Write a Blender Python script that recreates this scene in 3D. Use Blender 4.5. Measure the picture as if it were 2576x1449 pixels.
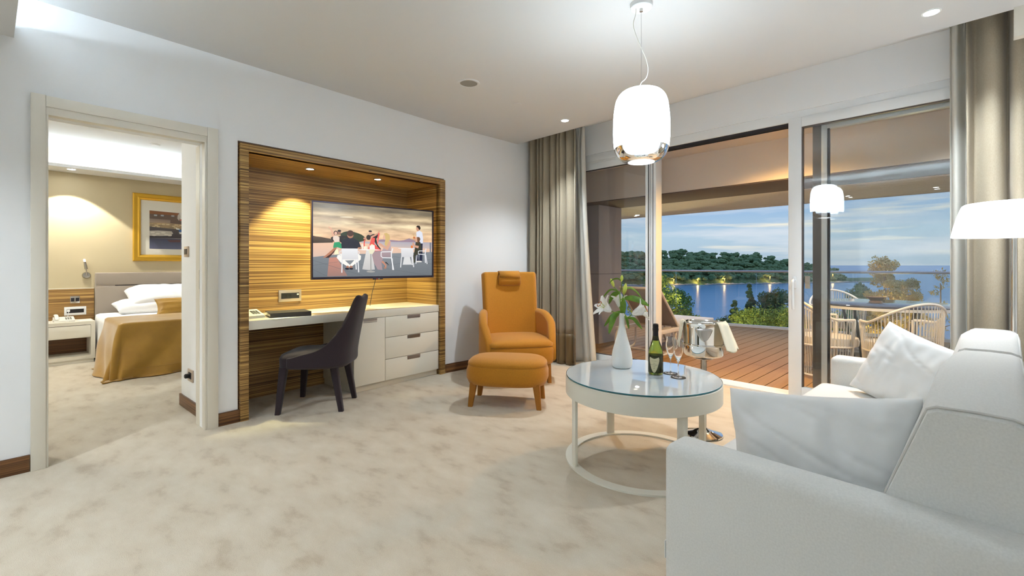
import bpy, bmesh, math, random
import numpy as np
from mathutils import Vector, Matrix, noise
random.seed(7)
for _o in list(bpy.data.objects):
    bpy.data.objects.remove(_o)
S = bpy.context.scene
COL = S.collection
R = math.radians

def srgb(r, g, b):
    f = lambda c: (c/255/12.92) if c/255 <= 0.04045 else ((c/255+0.055)/1.055)**2.4
    return (f(r), f(g), f(b), 1.0)

# ------------------------------------------------------------------ camera
cam_d = bpy.data.cameras.new('camera')
cam = bpy.data.objects.new('camera', cam_d)
COL.objects.link(cam)
FPX = 1140.0
cam_d.sensor_width = 36.0
cam_d.lens = 36.0*FPX/2576.0
cam_d.shift_y = -(724.5-667.0)/2576.0
cam_d.clip_start = 0.02
cam_d.clip_end = 60000
cam.location = (0, 0, 1.175)
cam.rotation_euler = (R(90), 0, R(45.92))
S.camera = cam
S.view_settings.view_transform = 'Standard'
S.view_settings.look = 'None'
S.view_settings.gamma = 1.0
S.view_settings.use_curve_mapping = False
S.view_settings.exposure = 1.17
AYAW = R(45.92)

# ------------------------------------------------------------------ dusk sky
W = bpy.data.worlds.new('dusk_sky')
S.world = W
W.use_nodes = True
nt = W.node_tree
nt.nodes.clear()
def N(t, **k):
    n = nt.nodes.new(t)
    for a, b in k.items():
        setattr(n, a, b)
    return n
out = N('ShaderNodeOutputWorld')
bg = N('ShaderNodeBackground')
bg.inputs['Strength'].default_value = 0.465
tc = N('ShaderNodeTexCoord')
sep = N('ShaderNodeSeparateXYZ')
nt.links.new(tc.outputs['Generated'], sep.inputs[0])
ramp = N('ShaderNodeValToRGB')
els = ramp.color_ramp.elements
els[0].position = 0.0; els[0].color = srgb(168, 190, 208)
els[1].position = 0.30; els[1].color = srgb(104, 152, 210)
e = els.new(0.06); e.color = srgb(178, 204, 222)
e = els.new(0.14); e.color = srgb(136, 176, 222)
e = els.new(0.8); e.color = srgb(96, 140, 205)
nt.links.new(sep.outputs['Z'], ramp.inputs[0])
mp = N('ShaderNodeMapping')
mp.inputs['Scale'].default_value = (2.2, 2.2, 19.0)
mp.inputs['Rotation'].default_value = (0.05, 0.03, 0)
nt.links.new(tc.outputs['Generated'], mp.inputs[0])
nz = N('ShaderNodeTexNoise')
nz.inputs['Scale'].default_value = 1.7
nz.inputs['Detail'].default_value = 7
nz.inputs['Roughness'].default_value = 0.55
nt.links.new(mp.outputs[0], nz.inputs['Vector'])
cr = N('ShaderNodeValToRGB')
cr.color_ramp.elements[0].position = 0.46
cr.color_ramp.elements[0].color = (0, 0, 0, 1)
cr.color_ramp.elements[1].position = 0.66
cr.color_ramp.elements[1].color = (1, 1, 1, 1)
nt.links.new(nz.outputs['Fac'], cr.inputs[0])
crm = N('ShaderNodeMath', operation='MULTIPLY')
crm.inputs[1].default_value = 0.70
nt.links.new(cr.outputs[0], crm.inputs[0])
mix = N('ShaderNodeMixRGB')
mix.inputs['Color2'].default_value = srgb(222, 228, 236)
nt.links.new(crm.outputs[0], mix.inputs['Fac'])
nt.links.new(ramp.outputs[0], mix.inputs['Color1'])
# low bright streaks where the sun has gone down
mp2 = N('ShaderNodeMapping')
mp2.inputs['Scale'].default_value = (2.6, 2.6, 40.0)
nt.links.new(tc.outputs['Generated'], mp2.inputs[0])
nz2 = N('ShaderNodeTexNoise')
nz2.inputs['Scale'].default_value = 1.5
nz2.inputs['Detail'].default_value = 6
nt.links.new(mp2.outputs[0], nz2.inputs['Vector'])
cr2 = N('ShaderNodeValToRGB')
cr2.color_ramp.elements[0].position = 0.54
cr2.color_ramp.elements[0].color = (0, 0, 0, 1)
cr2.color_ramp.elements[1].position = 0.70
cr2.color_ramp.elements[1].color = (1, 1, 1, 1)
nt.links.new(nz2.outputs['Fac'], cr2.inputs[0])
band = N('ShaderNodeValToRGB')
be = band.color_ramp.elements
be[0].position = 0.005; be[0].color = (0, 0, 0, 1)
be[1].position = 0.15; be[1].color = (0, 0, 0, 1)
e = be.new(0.05); e.color = (1, 1, 1, 1)
e = be.new(0.09); e.color = (1, 1, 1, 1)
nt.links.new(sep.outputs['Z'], band.inputs[0])
mm = N('ShaderNodeMath', operation='MULTIPLY')
nt.links.new(cr2.outputs[0], mm.inputs[0]); nt.links.new(band.outputs[0], mm.inputs[1])
mix2 = N('ShaderNodeMixRGB')
mix2.inputs['Color2'].default_value = srgb(255, 246, 222)
nt.links.new(mm.outputs[0], mix2.inputs['Fac'])
nt.links.new(mix.outputs[0], mix2.inputs['Color1'])
nt.links.new(mix2.outputs[0], bg.inputs['Color'])
nt.links.new(bg.outputs[0], out.inputs[0])

# ------------------------------------------------------------------ materials
MATS = {}
def mat(name, col, rough=0.6, metal=0.0, spec=0.5, coat=0.0, sheen=0.0, bump=None, var=None, trans=0.0, ior=1.45, emit=None, estr=0.0):
    """col sRGB 0-255; bump=(scale,strength,dist); var=(scale, (r,g,b), amount[, detail, stretch])"""
    m = bpy.data.materials.new(name)
    m.use_nodes = True
    t = m.node_tree
    b = t.nodes['Principled BSDF']
    c = srgb(*col)
    b.inputs['Base Color'].default_value = c
    b.inputs['Roughness'].default_value = rough
    b.inputs['Metallic'].default_value = metal
    b.inputs['Specular IOR Level'].default_value = spec
    b.inputs['Coat Weight'].default_value = coat
    b.inputs['Coat Roughness'].default_value = 0.08
    b.inputs['Sheen Weight'].default_value = sheen
    b.inputs['Transmission Weight'].default_value = trans
    b.inputs['IOR'].default_value = ior
    if emit:
        b.inputs['Emission Color'].default_value = srgb(*emit)
        b.inputs['Emission Strength'].default_value = estr
    co = t.nodes.new('ShaderNodeTexCoord')
    if var:
        sc, c2, am = var[:3]
        det = var[3] if len(var) > 3 else 4
        st = var[4] if len(var) > 4 else (1, 1, 1)
        mpn = t.nodes.new('ShaderNodeMapping'); mpn.inputs['Scale'].default_value = st
        t.links.new(co.outputs['Object'], mpn.inputs[0])
        n = t.nodes.new('ShaderNodeTexNoise')
        n.inputs['Scale'].default_value = sc
        n.inputs['Detail'].default_value = det
        t.links.new(mpn.outputs[0], n.inputs['Vector'])
        rp = t.nodes.new('ShaderNodeValToRGB')
        rp.color_ramp.elements[0].position = 0.5-am
        rp.color_ramp.elements[0].color = c
        rp.color_ramp.elements[1].position = 0.5+am
        rp.color_ramp.elements[1].color = srgb(*c2)
        t.links.new(n.outputs['Fac'], rp.inputs[0])
        t.links.new(rp.outputs[0], b.inputs['Base Color'])
    if bump:
        n = t.nodes.new('ShaderNodeTexNoise')
        n.inputs['Scale'].default_value = bump[0]
        n.inputs['Detail'].default_value = 3
        t.links.new(co.outputs['Object'], n.inputs['Vector'])
        bp = t.nodes.new('ShaderNodeBump')
        bp.inputs['Strength'].default_value = bump[1]
        bp.inputs['Distance'].default_value = bump[2]
        t.links.new(n.outputs['Fac'], bp.inputs['Height'])
        t.links.new(bp.outputs[0], b.inputs['Normal'])
    MATS[name] = m
    return m

def emis(name, col, s):
    m = bpy.data.materials.new(name)
    m.use_nodes = True
    t = m.node_tree
    t.nodes.clear()
    o = t.nodes.new('ShaderNodeOutputMaterial')
    e = t.nodes.new('ShaderNodeEmission')
    e.inputs['Color'].default_value = srgb(*col)
    e.inputs['Strength'].default_value = s
    t.links.new(e.outputs[0], o.inputs[0])
    MATS[name] = m
    return m

def glass_pane(name, tint, ior=1.5, gain=1.0):
    m = bpy.data.materials.new(name)
    m.use_nodes = True
    t = m.node_tree
    t.nodes.clear()
    o = t.nodes.new('ShaderNodeOutputMaterial')
    tr = t.nodes.new('ShaderNodeBsdfTransparent'); tr.inputs[0].default_value = tint
    gl = t.nodes.new('ShaderNodeBsdfGlossy'); gl.inputs['Roughness'].default_value = 0.0
    gl.inputs[0].default_value = (gain, gain, gain, 1)
    fr = t.nodes.new('ShaderNodeFresnel'); fr.inputs[0].default_value = ior
    mx = t.nodes.new('ShaderNodeMixShader')
    t.links.new(fr.outputs[0], mx.inputs[0])
    t.links.new(tr.outputs[0], mx.inputs[1]); t.links.new(gl.outputs[0], mx.inputs[2])
    t.links.new(mx.outputs[0], o.inputs[0])
    MATS[name] = m
    return m

def zebra(name, axis='z', dark=(96, 68, 36), mid=(150, 112, 62), light=(208, 172, 104), rough=0.42, freq=120.0):
    """straight-grained striped veneer: stripes vary along one axis"""
    m = bpy.data.materials.new(name)
    m.use_nodes = True
    t = m.node_tree
    b = t.nodes['Principled BSDF']
    b.inputs['Roughness'].default_value = rough
    co = t.nodes.new('ShaderNodeTexCoord')
    sc = {'x': (freq, .55, .55), 'y': (.55, freq, .55), 'z': (.55, .55, freq)}[axis]
    mpn = t.nodes.new('ShaderNodeMapping'); mpn.inputs['Scale'].default_value = sc
    t.links.new(co.outputs['Object'], mpn.inputs[0])
    n = t.nodes.new('ShaderNodeTexNoise')
    n.inputs['Scale'].default_value = 1.0; n.inputs['Detail'].default_value = 2.5; n.inputs['Roughness'].default_value = 0.6
    t.links.new(mpn.outputs[0], n.inputs['Vector'])
    rp = t.nodes.new('ShaderNodeValToRGB')
    E = rp.color_ramp.elements
    E[0].position = 0.36; E[0].color = srgb(*dark)
    E[1].position = 0.66; E[1].color = srgb(*light)
    k = E.new(0.5); k.color = srgb(*mid)
    t.links.new(n.outputs['Fac'], rp.inputs[0])
    t.links.new(rp.outputs[0], b.inputs['Base Color'])
    MATS[name] = m
    return m

def stone_carpet():
    m = bpy.data.materials.new('carpet')
    m.use_nodes = True
    t = m.node_tree
    b = t.nodes['Principled BSDF']
    b.inputs['Roughness'].default_value = 0.95
    b.inputs['Sheen Weight'].default_value = 0.25
    b.inputs['Specular IOR Level'].default_value = 0.1
    co = t.nodes.new('ShaderNodeTexCoord')
    mpn = t.nodes.new('ShaderNodeMapping'); mpn.inputs['Scale'].default_value = (1.0, 1.9, 1.0)
    mpn.inputs['Rotation'].default_value = (0, 0, R(-35))
    t.links.new(co.outputs['Object'], mpn.inputs[0])
    n = t.nodes.new('ShaderNodeTexNoise')
    n.inputs['Scale'].default_value = 4.4; n.inputs['Detail'].default_value = 5; n.inputs['Roughness'].default_value = 0.55
    n.inputs['Distortion'].default_value = 0.0
    t.links.new(mpn.outputs[0], n.inputs['Vector'])
    rp = t.nodes.new('ShaderNodeValToRGB')
    E = rp.color_ramp.elements
    E[0].position = 0.30; E[0].color = srgb(181, 165, 142)
    E[1].position = 0.68; E[1].color = srgb(210, 199, 179)
    k = E.new(0.44); k.color = srgb(201, 188, 166)
    t.links.new(n.outputs['Fac'], rp.inputs[0])
    n2 = t.nodes.new('ShaderNodeTexNoise'); n2.inputs['Scale'].default_value = 330; n2.inputs['Detail'].default_value = 2
    t.links.new(co.outputs['Object'], n2.inputs['Vector'])
    mxr = t.nodes.new('ShaderNodeMixRGB'); mxr.blend_type = 'OVERLAY'; mxr.inputs[0].default_value = 0.35
    t.links.new(rp.outputs[0], mxr.inputs[1]); t.links.new(n2.outputs['Fac'], mxr.inputs[2])
    t.links.new(mxr.outputs[0], b.inputs['Base Color'])
    bp = t.nodes.new('ShaderNodeBump'); bp.inputs['Strength'].default_value = 0.6; bp.inputs['Distance'].default_value = 0.006
    t.links.new(n2.outputs['Fac'], bp.inputs['Height'])
    t.links.new(bp.outputs[0], b.inputs['Normal'])
    MATS['carpet'] = m
    return m

M = MATS
mat('wall_paint', (236, 237, 237), 0.75, bump=(300, 0.05, 0.001))
mat('ceiling_paint', (214, 214, 213), 0.8)
mat('door_white', (226, 220, 206), 0.4)
mat('bed_wall', (192, 178, 146), 0.8)
stone_carpet()
zebra('zebra'); zebra('zebra_x', 'x')
zebra('zebra_dark', 'z', (70, 42, 22), (104, 68, 36), (142, 98, 56), freq=110)
mat('lacquer', (236, 231, 216), 0.22, coat=0.2)
mat('lacquer_body', (228, 222, 206), 0.35)
mat('alu', (178, 176, 176), 0.3, 0.9)
mat('alu_white', (232, 234, 234), 0.35)
mat('gasket', (36, 32, 36), 0.6)
mat('bronze', (92, 84, 78), 0.4, 0.5)
mat('mustard', (190, 128, 26), 0.85, sheen=0.2, var=(160, (174, 114, 20), 0.2), bump=(420, 0.25, 0.001))
mat('mustard_leg', (166, 108, 30), 0.6, var=(160, (152, 96, 24), 0.2))
mat('plum', (52, 40, 46), 0.9, sheen=0.2, var=(260, (40, 30, 36), 0.2), bump=(500, 0.3, 0.001))
mat('drape', (160, 149, 128), 0.85, sheen=0.15, var=(90, (146, 134, 113), 0.2, 4, (4, 4, 1)), bump=(500, 0.2, 0.001))
mat('drape_hem', (118, 98, 66), 0.32, sheen=0.2)
mat('linen', (226, 226, 222), 0.9, sheen=0.15, var=(200, (216, 216, 212), 0.2, 3), bump=(650, 0.25, 0.0008))
mat('linen_pillow', (232, 233, 232), 0.9, sheen=0.15, bump=(500, 0.2, 0.0008))
mat('piping', (206, 205, 200), 0.85)
mat('table_white', (230, 228, 216), 0.3)
mat('chrome', (226, 224, 220), 0.06, 1.0)
mat('steel', (190, 186, 180), 0.25, 1.0)
mat('vase', (236, 238, 236), 0.45)
mat('petal', (244, 242, 236), 0.5, sheen=0.2)
mat('stamen', (176, 84, 20), 0.7)
mat('leaf', (112, 150, 40), 0.5, var=(30, (84, 122, 30), 0.2))
mat('bud', (206, 212, 96), 0.5, var=(20, (176, 194, 70), 0.2))
mat('foil', (30, 28, 30), 0.35, 0.4)
mat('label_paper', (206, 198, 160), 0.6)
mat('ink', (58, 52, 36), 0.6)
mat('coaster', (40, 40, 44), 0.6)
mat('napkin', (232, 224, 200), 0.85, bump=(200, 0.2, 0.001))
mat('phone_white', (228, 226, 216), 0.4)
mat('phone_grey', (150, 148, 140), 0.5)
mat('black_plastic', (28, 27, 28), 0.45)
mat('binder', (58, 54, 54), 0.7)
mat('paper', (238, 238, 238), 0.7)
mat('socket_plate', (196, 180, 164), 0.35, 0.6)
mat('tv_frame', (66, 60, 74), 0.3, 0.6)
mat('sheet', (240, 240, 240), 0.85, bump=(90, 0.15, 0.002))
mat('headboard', (150, 138, 126), 0.5, sheen=0.1)
mat('gold_satin', (172, 132, 48), 0.36, sheen=0.4, var=(6, (156, 116, 38), 0.2))
mat('gold_frame', (214, 168, 60), 0.34, 0.75)
mat('mat_board', (212, 208, 196), 0.8)
mat('speaker', (150, 146, 136), 0.7)
mat('deck', (166, 126, 66), 0.48, var=(3, (148, 110, 56), 0.25, 5, (12, .6, 1)))
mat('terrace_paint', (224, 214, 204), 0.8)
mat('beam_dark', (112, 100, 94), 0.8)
mat('slat', (230, 224, 214), 0.7)
mat('cabinet_grey', (178, 172, 172), 0.6)
mat('lounger_white', (226, 220, 212), 0.6)
mat('lounger_mesh', (150, 146, 146), 0.8)
mat('rope', (214, 212, 208), 0.8)
mat('rope_frame', (232, 231, 228), 0.5)
mat('rail_metal', (206, 206, 210), 0.35, 0.35)
mat('dark_top', (60, 58, 74), 0.06)
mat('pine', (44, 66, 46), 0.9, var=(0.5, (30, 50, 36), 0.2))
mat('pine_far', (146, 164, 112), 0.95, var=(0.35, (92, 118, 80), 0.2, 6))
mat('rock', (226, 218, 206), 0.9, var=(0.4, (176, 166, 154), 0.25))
mat('earth', (66, 66, 46), 0.95, var=(0.5, (46, 52, 36), 0.2))
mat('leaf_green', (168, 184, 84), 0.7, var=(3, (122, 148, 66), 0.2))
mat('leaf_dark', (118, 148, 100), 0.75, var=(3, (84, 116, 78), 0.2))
mat('leaf_warm_lit', (226, 190, 96), 0.7, var=(3, (196, 164, 80), 0.2))  # gold of warm light and reflections painted into the leaf colour
mat('bark', (132, 104, 72), 0.9)
mat('stone_wall', (176, 148, 104), 0.9, var=(2, (140, 116, 80), 0.2))
glass_pane('pane', (0.97, 0.98, 0.975, 1))
glass_pane('rail_glass', (0.90, 0.96, 0.95, 1))
emis('lamp_white', (230, 245, 255), 8.6)
emis('downlight', (240, 248, 255), 40.0)
emis('niche_spot', (255, 236, 190), 40.0)
emis('led_cool', (222, 240, 255), 29.0)
emis('shore_glow', (255, 190, 90), 3.0)
emis('lamp_shade_floor', (240, 247, 255), 3.8)
def real_glass(name, col, rough=0.0, ior=1.5):
    m = mat(name, (255, 255, 255), rough, trans=1.0, ior=ior)
    m.node_tree.nodes['Principled BSDF'].inputs['Base Color'].default_value = col
    return m
real_glass('clear_glass', (0.98, 0.99, 0.99, 1))
real_glass('bottle_glass', (0.30, 0.38, 0.05, 1))
def sheer_mat():
    m = bpy.data.materials.new('sheer'); m.use_nodes = True
    t = m.node_tree; t.nodes.clear()
    o = t.nodes.new('ShaderNodeOutputMaterial')
    d = t.nodes.new('ShaderNodeBsdfDiffuse'); d.inputs[0].default_value = srgb(236, 234, 226)
    tl = t.nodes.new('ShaderNodeBsdfTranslucent'); tl.inputs[0].default_value = srgb(236, 234, 226)
    tp = t.nodes.new('ShaderNodeBsdfTransparent')
    a = t.nodes.new('ShaderNodeMixShader'); a.inputs[0].default_value = 0.35
    c = t.nodes.new('ShaderNodeMixShader'); c.inputs[0].default_value = 0.16
    t.links.new(d.outputs[0], a.inputs[1]); t.links.new(tl.outputs[0], a.inputs[2])
    t.links.new(a.outputs[0], c.inputs[1]); t.links.new(tp.outputs[0], c.inputs[2])
    t.links.new(c.outputs[0], o.inputs[0])
    M['sheer'] = m
sheer_mat()
def sea_mat():
    m = mat('sea', (112, 172, 216), 0.25, spec=0.5)
    t = m.node_tree; b = t.nodes['Principled BSDF']
    co = t.nodes.new('ShaderNodeTexCoord')
    n = t.nodes.new('ShaderNodeTexNoise'); n.inputs['Scale'].default_value = 0.25; n.inputs['Detail'].default_value = 6
    t.links.new(co.outputs['Object'], n.inputs['Vector'])
    bp = t.nodes.new('ShaderNodeBump'); bp.inputs['Strength'].default_value = 0.5; bp.inputs['Distance'].default_value = 0.6
    t.links.new(n.outputs['Fac'], bp.inputs['Height']); t.links.new(bp.outputs[0], b.inputs['Normal'])
sea_mat()
def vcol_mat(name, s=1.0, emission=True):
    m = bpy.data.materials.new(name); m.use_nodes = True
    t = m.node_tree
    a = t.nodes.new('ShaderNodeVertexColor'); a.layer_name = 'print'
    b = t.nodes['Principled BSDF']
    b.inputs['Roughness'].default_value = 0.25
    if emission:
        b.inputs['Base Color'].default_value = (0.01, 0.01, 0.01, 1)
        co = t.nodes.new('ShaderNodeTexCoord'); mq = t.nodes.new('ShaderNodeMapping'); mq.inputs['Scale'].default_value = (4, 1, 24)
        t.links.new(co.outputs['Object'], mq.inputs[0])
        nq = t.nodes.new('ShaderNodeTexNoise'); nq.inputs['Scale'].default_value = 1.0; nq.inputs['Detail'].default_value = 7
        t.links.new(mq.outputs[0], nq.inputs['Vector'])
        rq = t.nodes.new('ShaderNodeValToRGB'); rq.color_ramp.elements[0].position = .3; rq.color_ramp.elements[1].position = .7
        rq.color_ramp.elements[0].color = (.46, .44, .44, 1); rq.color_ramp.elements[1].color = (1.0, 1.0, 1.0, 1)
        t.links.new(nq.outputs['Fac'], rq.inputs[0])
        mu = t.nodes.new('ShaderNodeMixRGB'); mu.blend_type = 'MULTIPLY'; mu.inputs[0].default_value = 1.0
        t.links.new(a.outputs[0], mu.inputs[1]); t.links.new(rq.outputs[0], mu.inputs[2])
        t.links.new(mu.outputs[0], b.inputs['Emission Color']); b.inputs['Emission Strength'].default_value = s
    else:
        t.links.new(a.outputs[0], b.inputs['Base Color'])
    M[name] = m
vcol_mat('screen_print', 0.56)
vcol_mat('screen_print_plain', 0.50)
for _n in list(M['screen_print_plain'].node_tree.nodes):
    if _n.type in ('MIX_RGB', 'TEX_NOISE', 'VALTORGB', 'MAPPING', 'TEX_COORD'): M['screen_print_plain'].node_tree.nodes.remove(_n)
M['screen_print_plain'].node_tree.links.new(next(n for n in M['screen_print_plain'].node_tree.nodes if n.type == 'VERTEX_COLOR').outputs[0], M['screen_print_plain'].node_tree.nodes['Principled BSDF'].inputs['Emission Color'])
vcol_mat('paper_print', 1, False)

# ------------------------------------------------------------------ mesh helpers
def finish(o, smooth=True, ang=35):
    me = o.data
    if smooth:
        for p in me.polygons: p.use_smooth = True
        try: me.set_sharp_from_angle(angle=R(ang))
        except Exception: pass
    return o
def link(me, name, m=None, parent=None):
    o = bpy.data.objects.new(name, me)
    COL.objects.link(o)
    if m is not None:
        me.materials.append(M[m] if isinstance(m, str) else m)
    if parent: o.parent = parent
    return o
def pyd(name, v, f, m=None, parent=None, smooth=True, ang=35, fixn=True):
    me = bpy.data.meshes.new(name)
    me.from_pydata([tuple(x) for x in v], [], f)
    if fixn:
        bm = bmesh.new(); bm.from_mesh(me)
        bmesh.ops.recalc_face_normals(bm, faces=bm.faces)
        bm.to_mesh(me); bm.free()
    me.update()
    return finish(link(me, name, m, parent), smooth, ang)
BF = [(0, 3, 2, 1), (4, 5, 6, 7), (0, 1, 5, 4), (1, 2, 6, 5), (2, 3, 7, 6), (3, 0, 4, 7)]
def bv(lo, hi):
    (a, b, c), (d, e, f) = lo, hi
    return [(a, b, c), (d, b, c), (d, e, c), (a, e, c), (a, b, f), (d, b, f), (d, e, f), (a, e, f)]
def boxes(name, lst, m, parent=None, bev=0.0, seg=2):
    v, f = [], []
    for lo, hi in lst:
        n = len(v); v += bv(lo, hi); f += [tuple(i+n for i in q) for q in BF]
    me = bpy.data.meshes.new(name)
    me.from_pydata(v, [], f)
    if bev:
        bm = bmesh.new(); bm.from_mesh(me)
        bmesh.ops.bevel(bm, geom=bm.edges[:], offset=bev, segments=seg, profile=0.5, affect='EDGES')
        bm.to_mesh(me); bm.free()
    return finish(link(me, name, m, parent), bool(bev), 40)
def box(name, lo, hi, m, parent=None, bev=0.0, seg=2):
    return boxes(name, [(lo, hi)], m, parent, bev, seg)
def loft(name, rings, m, parent=None, cap=True, closed=True, ang=40, sub=0):
    n = len(rings[0]); v = [p for r in rings for p in r]; f = []
    for i in range(len(rings)-1):
        for j in range(n if closed else n-1):
            k = (j+1) % n
            f.append((i*n+j, i*n+k, (i+1)*n+k, (i+1)*n+j))
    if cap and closed:
        f.append(tuple(range(n-1, -1, -1)))
        f.append(tuple((len(rings)-1)*n+j for j in range(n)))
    o = pyd(name, v, f, m, parent, True, ang)
    if sub:
        s = o.modifiers.new('sub', 'SUBSURF'); s.levels = sub; s.render_levels = sub
    return o
def lathe(name, prof, m, parent=None, seg=40, ang=40, at=(0, 0, 0)):
    v, f = [], []
    ids = []
    for r, z in prof:
        if r < 1e-5:
            ids.append([len(v)]*seg); v.append((at[0], at[1], at[2]+z))
        else:
            ids.append(list(range(len(v), len(v)+seg)))
            for k in range(seg):
                a = 2*math.pi*k/seg
                v.append((at[0]+r*math.cos(a), at[1]+r*math.sin(a), at[2]+z))
    for i in range(len(prof)-1):
        for k in range(seg):
            q = [ids[i][k], ids[i][(k+1) % seg], ids[i+1][(k+1) % seg], ids[i+1][k]]
            u = []
            for x in q:
                if x not in u: u.append(x)
            if len(u) > 2: f.append(tuple(u))
    return pyd(name, v, f, m, parent, True, ang)
def crom(P, n=6):
    P = [Vector(p) for p in P]; o = []
    for i in range(len(P)-1):
        a = P[max(i-1, 0)]; b = P[i]; c = P[i+1]; d = P[min(i+2, len(P)-1)]
        for k in range(n):
            t = k/n
            o.append(0.5*((2*b)+(c-a)*t+(2*a-5*b+4*c-d)*t*t+(3*b-a-3*c+d)*t*t*t))
    o.append(P[-1]); return o
def tubegeo(P, r, seg=8):
    P = [Vector(p) for p in P]; v, f = [], []
    rr = r if isinstance(r, (list, tuple)) else [r]*len(P)
    T0 = (P[1]-P[0]).normalized()
    up = Vector((0, 0, 1)) if abs(T0.z) < 0.9 else Vector((1, 0, 0))
    nrm = T0.cross(up).normalized()
    for i, p in enumerate(P):
        t = (P[min(i+1, len(P)-1)]-P[max(i-1, 0)]).normalized()
        nrm = (nrm-t*nrm.dot(t)).normalized(); bi = t.cross(nrm)
        for k in range(seg):
            a = 2*math.pi*k/seg
            v.append(p+(nrm*math.cos(a)+bi*math.sin(a))*rr[i])
    for i in range(len(P)-1):
        for k in range(seg):
            f.append((i*seg+k, i*seg+(k+1) % seg, (i+1)*seg+(k+1) % seg, (i+1)*seg+k))
    f.append(tuple(range(seg-1, -1, -1))); f.append(tuple((len(P)-1)*seg+k for k in range(seg)))
    return v, f
def tube(name, P, r, m, parent=None, seg=8):
    v, f = tubegeo(P, r, seg)
    return pyd(name, v, f, m, parent)
def tubes(name, L, m, parent=None, seg=6):
    V, F = [], []
    for P, r in L:
        v, f = tubegeo(P, r, seg); n = len(V); V += v; F += [tuple(i+n for i in q) for q in f]
    return pyd(name, V, F, m, parent)
def grid(name, nu, nv, fn, m, parent=None, thick=0.0, sub=0):
    v = [fn(i/(nu-1), j/(nv-1)) for j in range(nv) for i in range(nu)]
    f = [(j*nu+i, j*nu+i+1, (j+1)*nu+i+1, (j+1)*nu+i) for j in range(nv-1) for i in range(nu-1)]
    o = pyd(name, v, f, m, parent, True, 80, False)
    if thick:
        s = o.modifiers.new('thick', 'SOLIDIFY'); s.thickness = thick; s.offset = 0
    if sub:
        s = o.modifiers.new('sub', 'SUBSURF'); s.levels = sub; s.render_levels = sub
    return o
def rrect(w, d, r, n=5, cx=0, cy=0):
    o = []
    for sx, sy, a0 in ((1, 1, 0), (-1, 1, 90), (-1, -1, 180), (1, -1, 270)):
        for k in range(n+1):
            a = R(a0+90*k/n)
            o.append((cx+sx*(w/2-r)+r*math.cos(a), cy+sy*(d/2-r)+r*math.sin(a)))
    return o
def pillow(name, w, h, t, m, parent=None, n=22, wr=0.012, seed=0, pw=2.2):
    """square cushion in the XZ plane (thickness along Y), pinched corners and creases"""
    v, f = [], []
    idx = {}
    for side in (1, -1):
        for j in range(n+1):
            for i in range(n+1):
                u = 2*i/n-1; q = 2*j/n-1
                edge = i in (0, n) or j in (0, n)
                if edge and side == -1:
                    idx[(side, i, j)] = idx[(1, i, j)]; continue
                prof = ((1-abs(u)**pw)*(1-abs(q)**pw))**0.45
                sx = 1-0.10*(1-abs(u)**2)*abs(q)**3*0.6-0.03*(abs(u)*abs(q))
                bow = 0.08
                x = w/2*u*(1-bow*(1-q*q)*0.9*abs(u)**3)
                z = h/2*q*(1-bow*(1-u*u)*0.9*abs(q)**3)
                nz_ = noise.noise(Vector((u*2.3+seed, q*2.3, side*3.1)))*wr*(1.2-prof*0.5)
                cz_ = noise.noise(Vector((u*1.6+q*2.8+seed*2, q*1.2-u*.6, side*1.7)))
                nz_ -= side*wr*.42*math.exp(-(cz_/.10)**2)*min(1, prof*1.6)
                nz_ += noise.noise(Vector((u*6+seed, q*2.0, side*2.0)))*wr*0.5*prof
                y = side*(t/2*prof)+(nz_ if not edge else nz_*0.6)
                idx[(side, i, j)] = len(v); v.append((x, y, z))
    for side in (1, -1):
        for j in range(n):
            for i in range(n):
                q = (idx[(side, i, j)], idx[(side, i+1, j)], idx[(side, i+1, j+1)], idx[(side, i, j+1)])
                f.append(q if side == -1 else q[::-1])
    o = pyd(name, v, f, m, parent, True, 80)
    s = o.modifiers.new('sub', 'SUBSURF'); s.levels = 1; s.render_levels = 1
    return o

# ------------------------------------------------------------------ bookkeeping
def tag(o, label, cat, group=None):
    o['label'] = label; o['category'] = cat
    if group: o['group'] = group
    return o
def thing(name, label, cat, loc=(0, 0, 0), rz=0.0, group=None):
    o = bpy.data.objects.new(name, None); COL.objects.link(o)
    o.empty_display_size = 0.1
    o.location = loc; o.rotation_euler = (0, 0, rz)
    return tag(o, label, cat, group)
def struct(o, label=None):
    o['kind'] = 'structure'
    if label: o['label'] = label
    return o
def light(name, kind, loc, energy, col, parent=None, **k):
    d = bpy.data.lights.new(name, kind)
    d.energy = energy; d.color = col[:3]
    for a, b in k.items(): setattr(d, a, b)
    o = bpy.data.objects.new(name, d); COL.objects.link(o); o.location = loc
    if parent: o.parent = parent
    return o
# frame of the wall that holds the bedroom door and the desk alcove: (t into room, s along wall, z)
TH = R(5.18)
P0 = Vector((-3.775, -0.17, 0))
NA = Vector((math.cos(TH), math.sin(TH), 0)); DA = Vector((-math.sin(TH), math.cos(TH), 0))
def Aw(t, s, z=0.0): return P0+NA*t+DA*s+Vector((0, 0, z))
def AT(name, label, cat, t=0, s=0, z=0, rot=0.0, group=None):
    return thing(name, label, cat, Aw(t, s, z), TH+rot, group)
def inA(o, t=0, s=0, z=0, rot=0.0):
    o.location = Aw(t, s, z); o.rotation_euler = (0, 0, TH+rot); return o
WARM = (1.0, 0.96, 0.84); NEUT = (0.84, 0.925, 1.0); COOL = (0.9, 0.95, 1.0)
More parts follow.
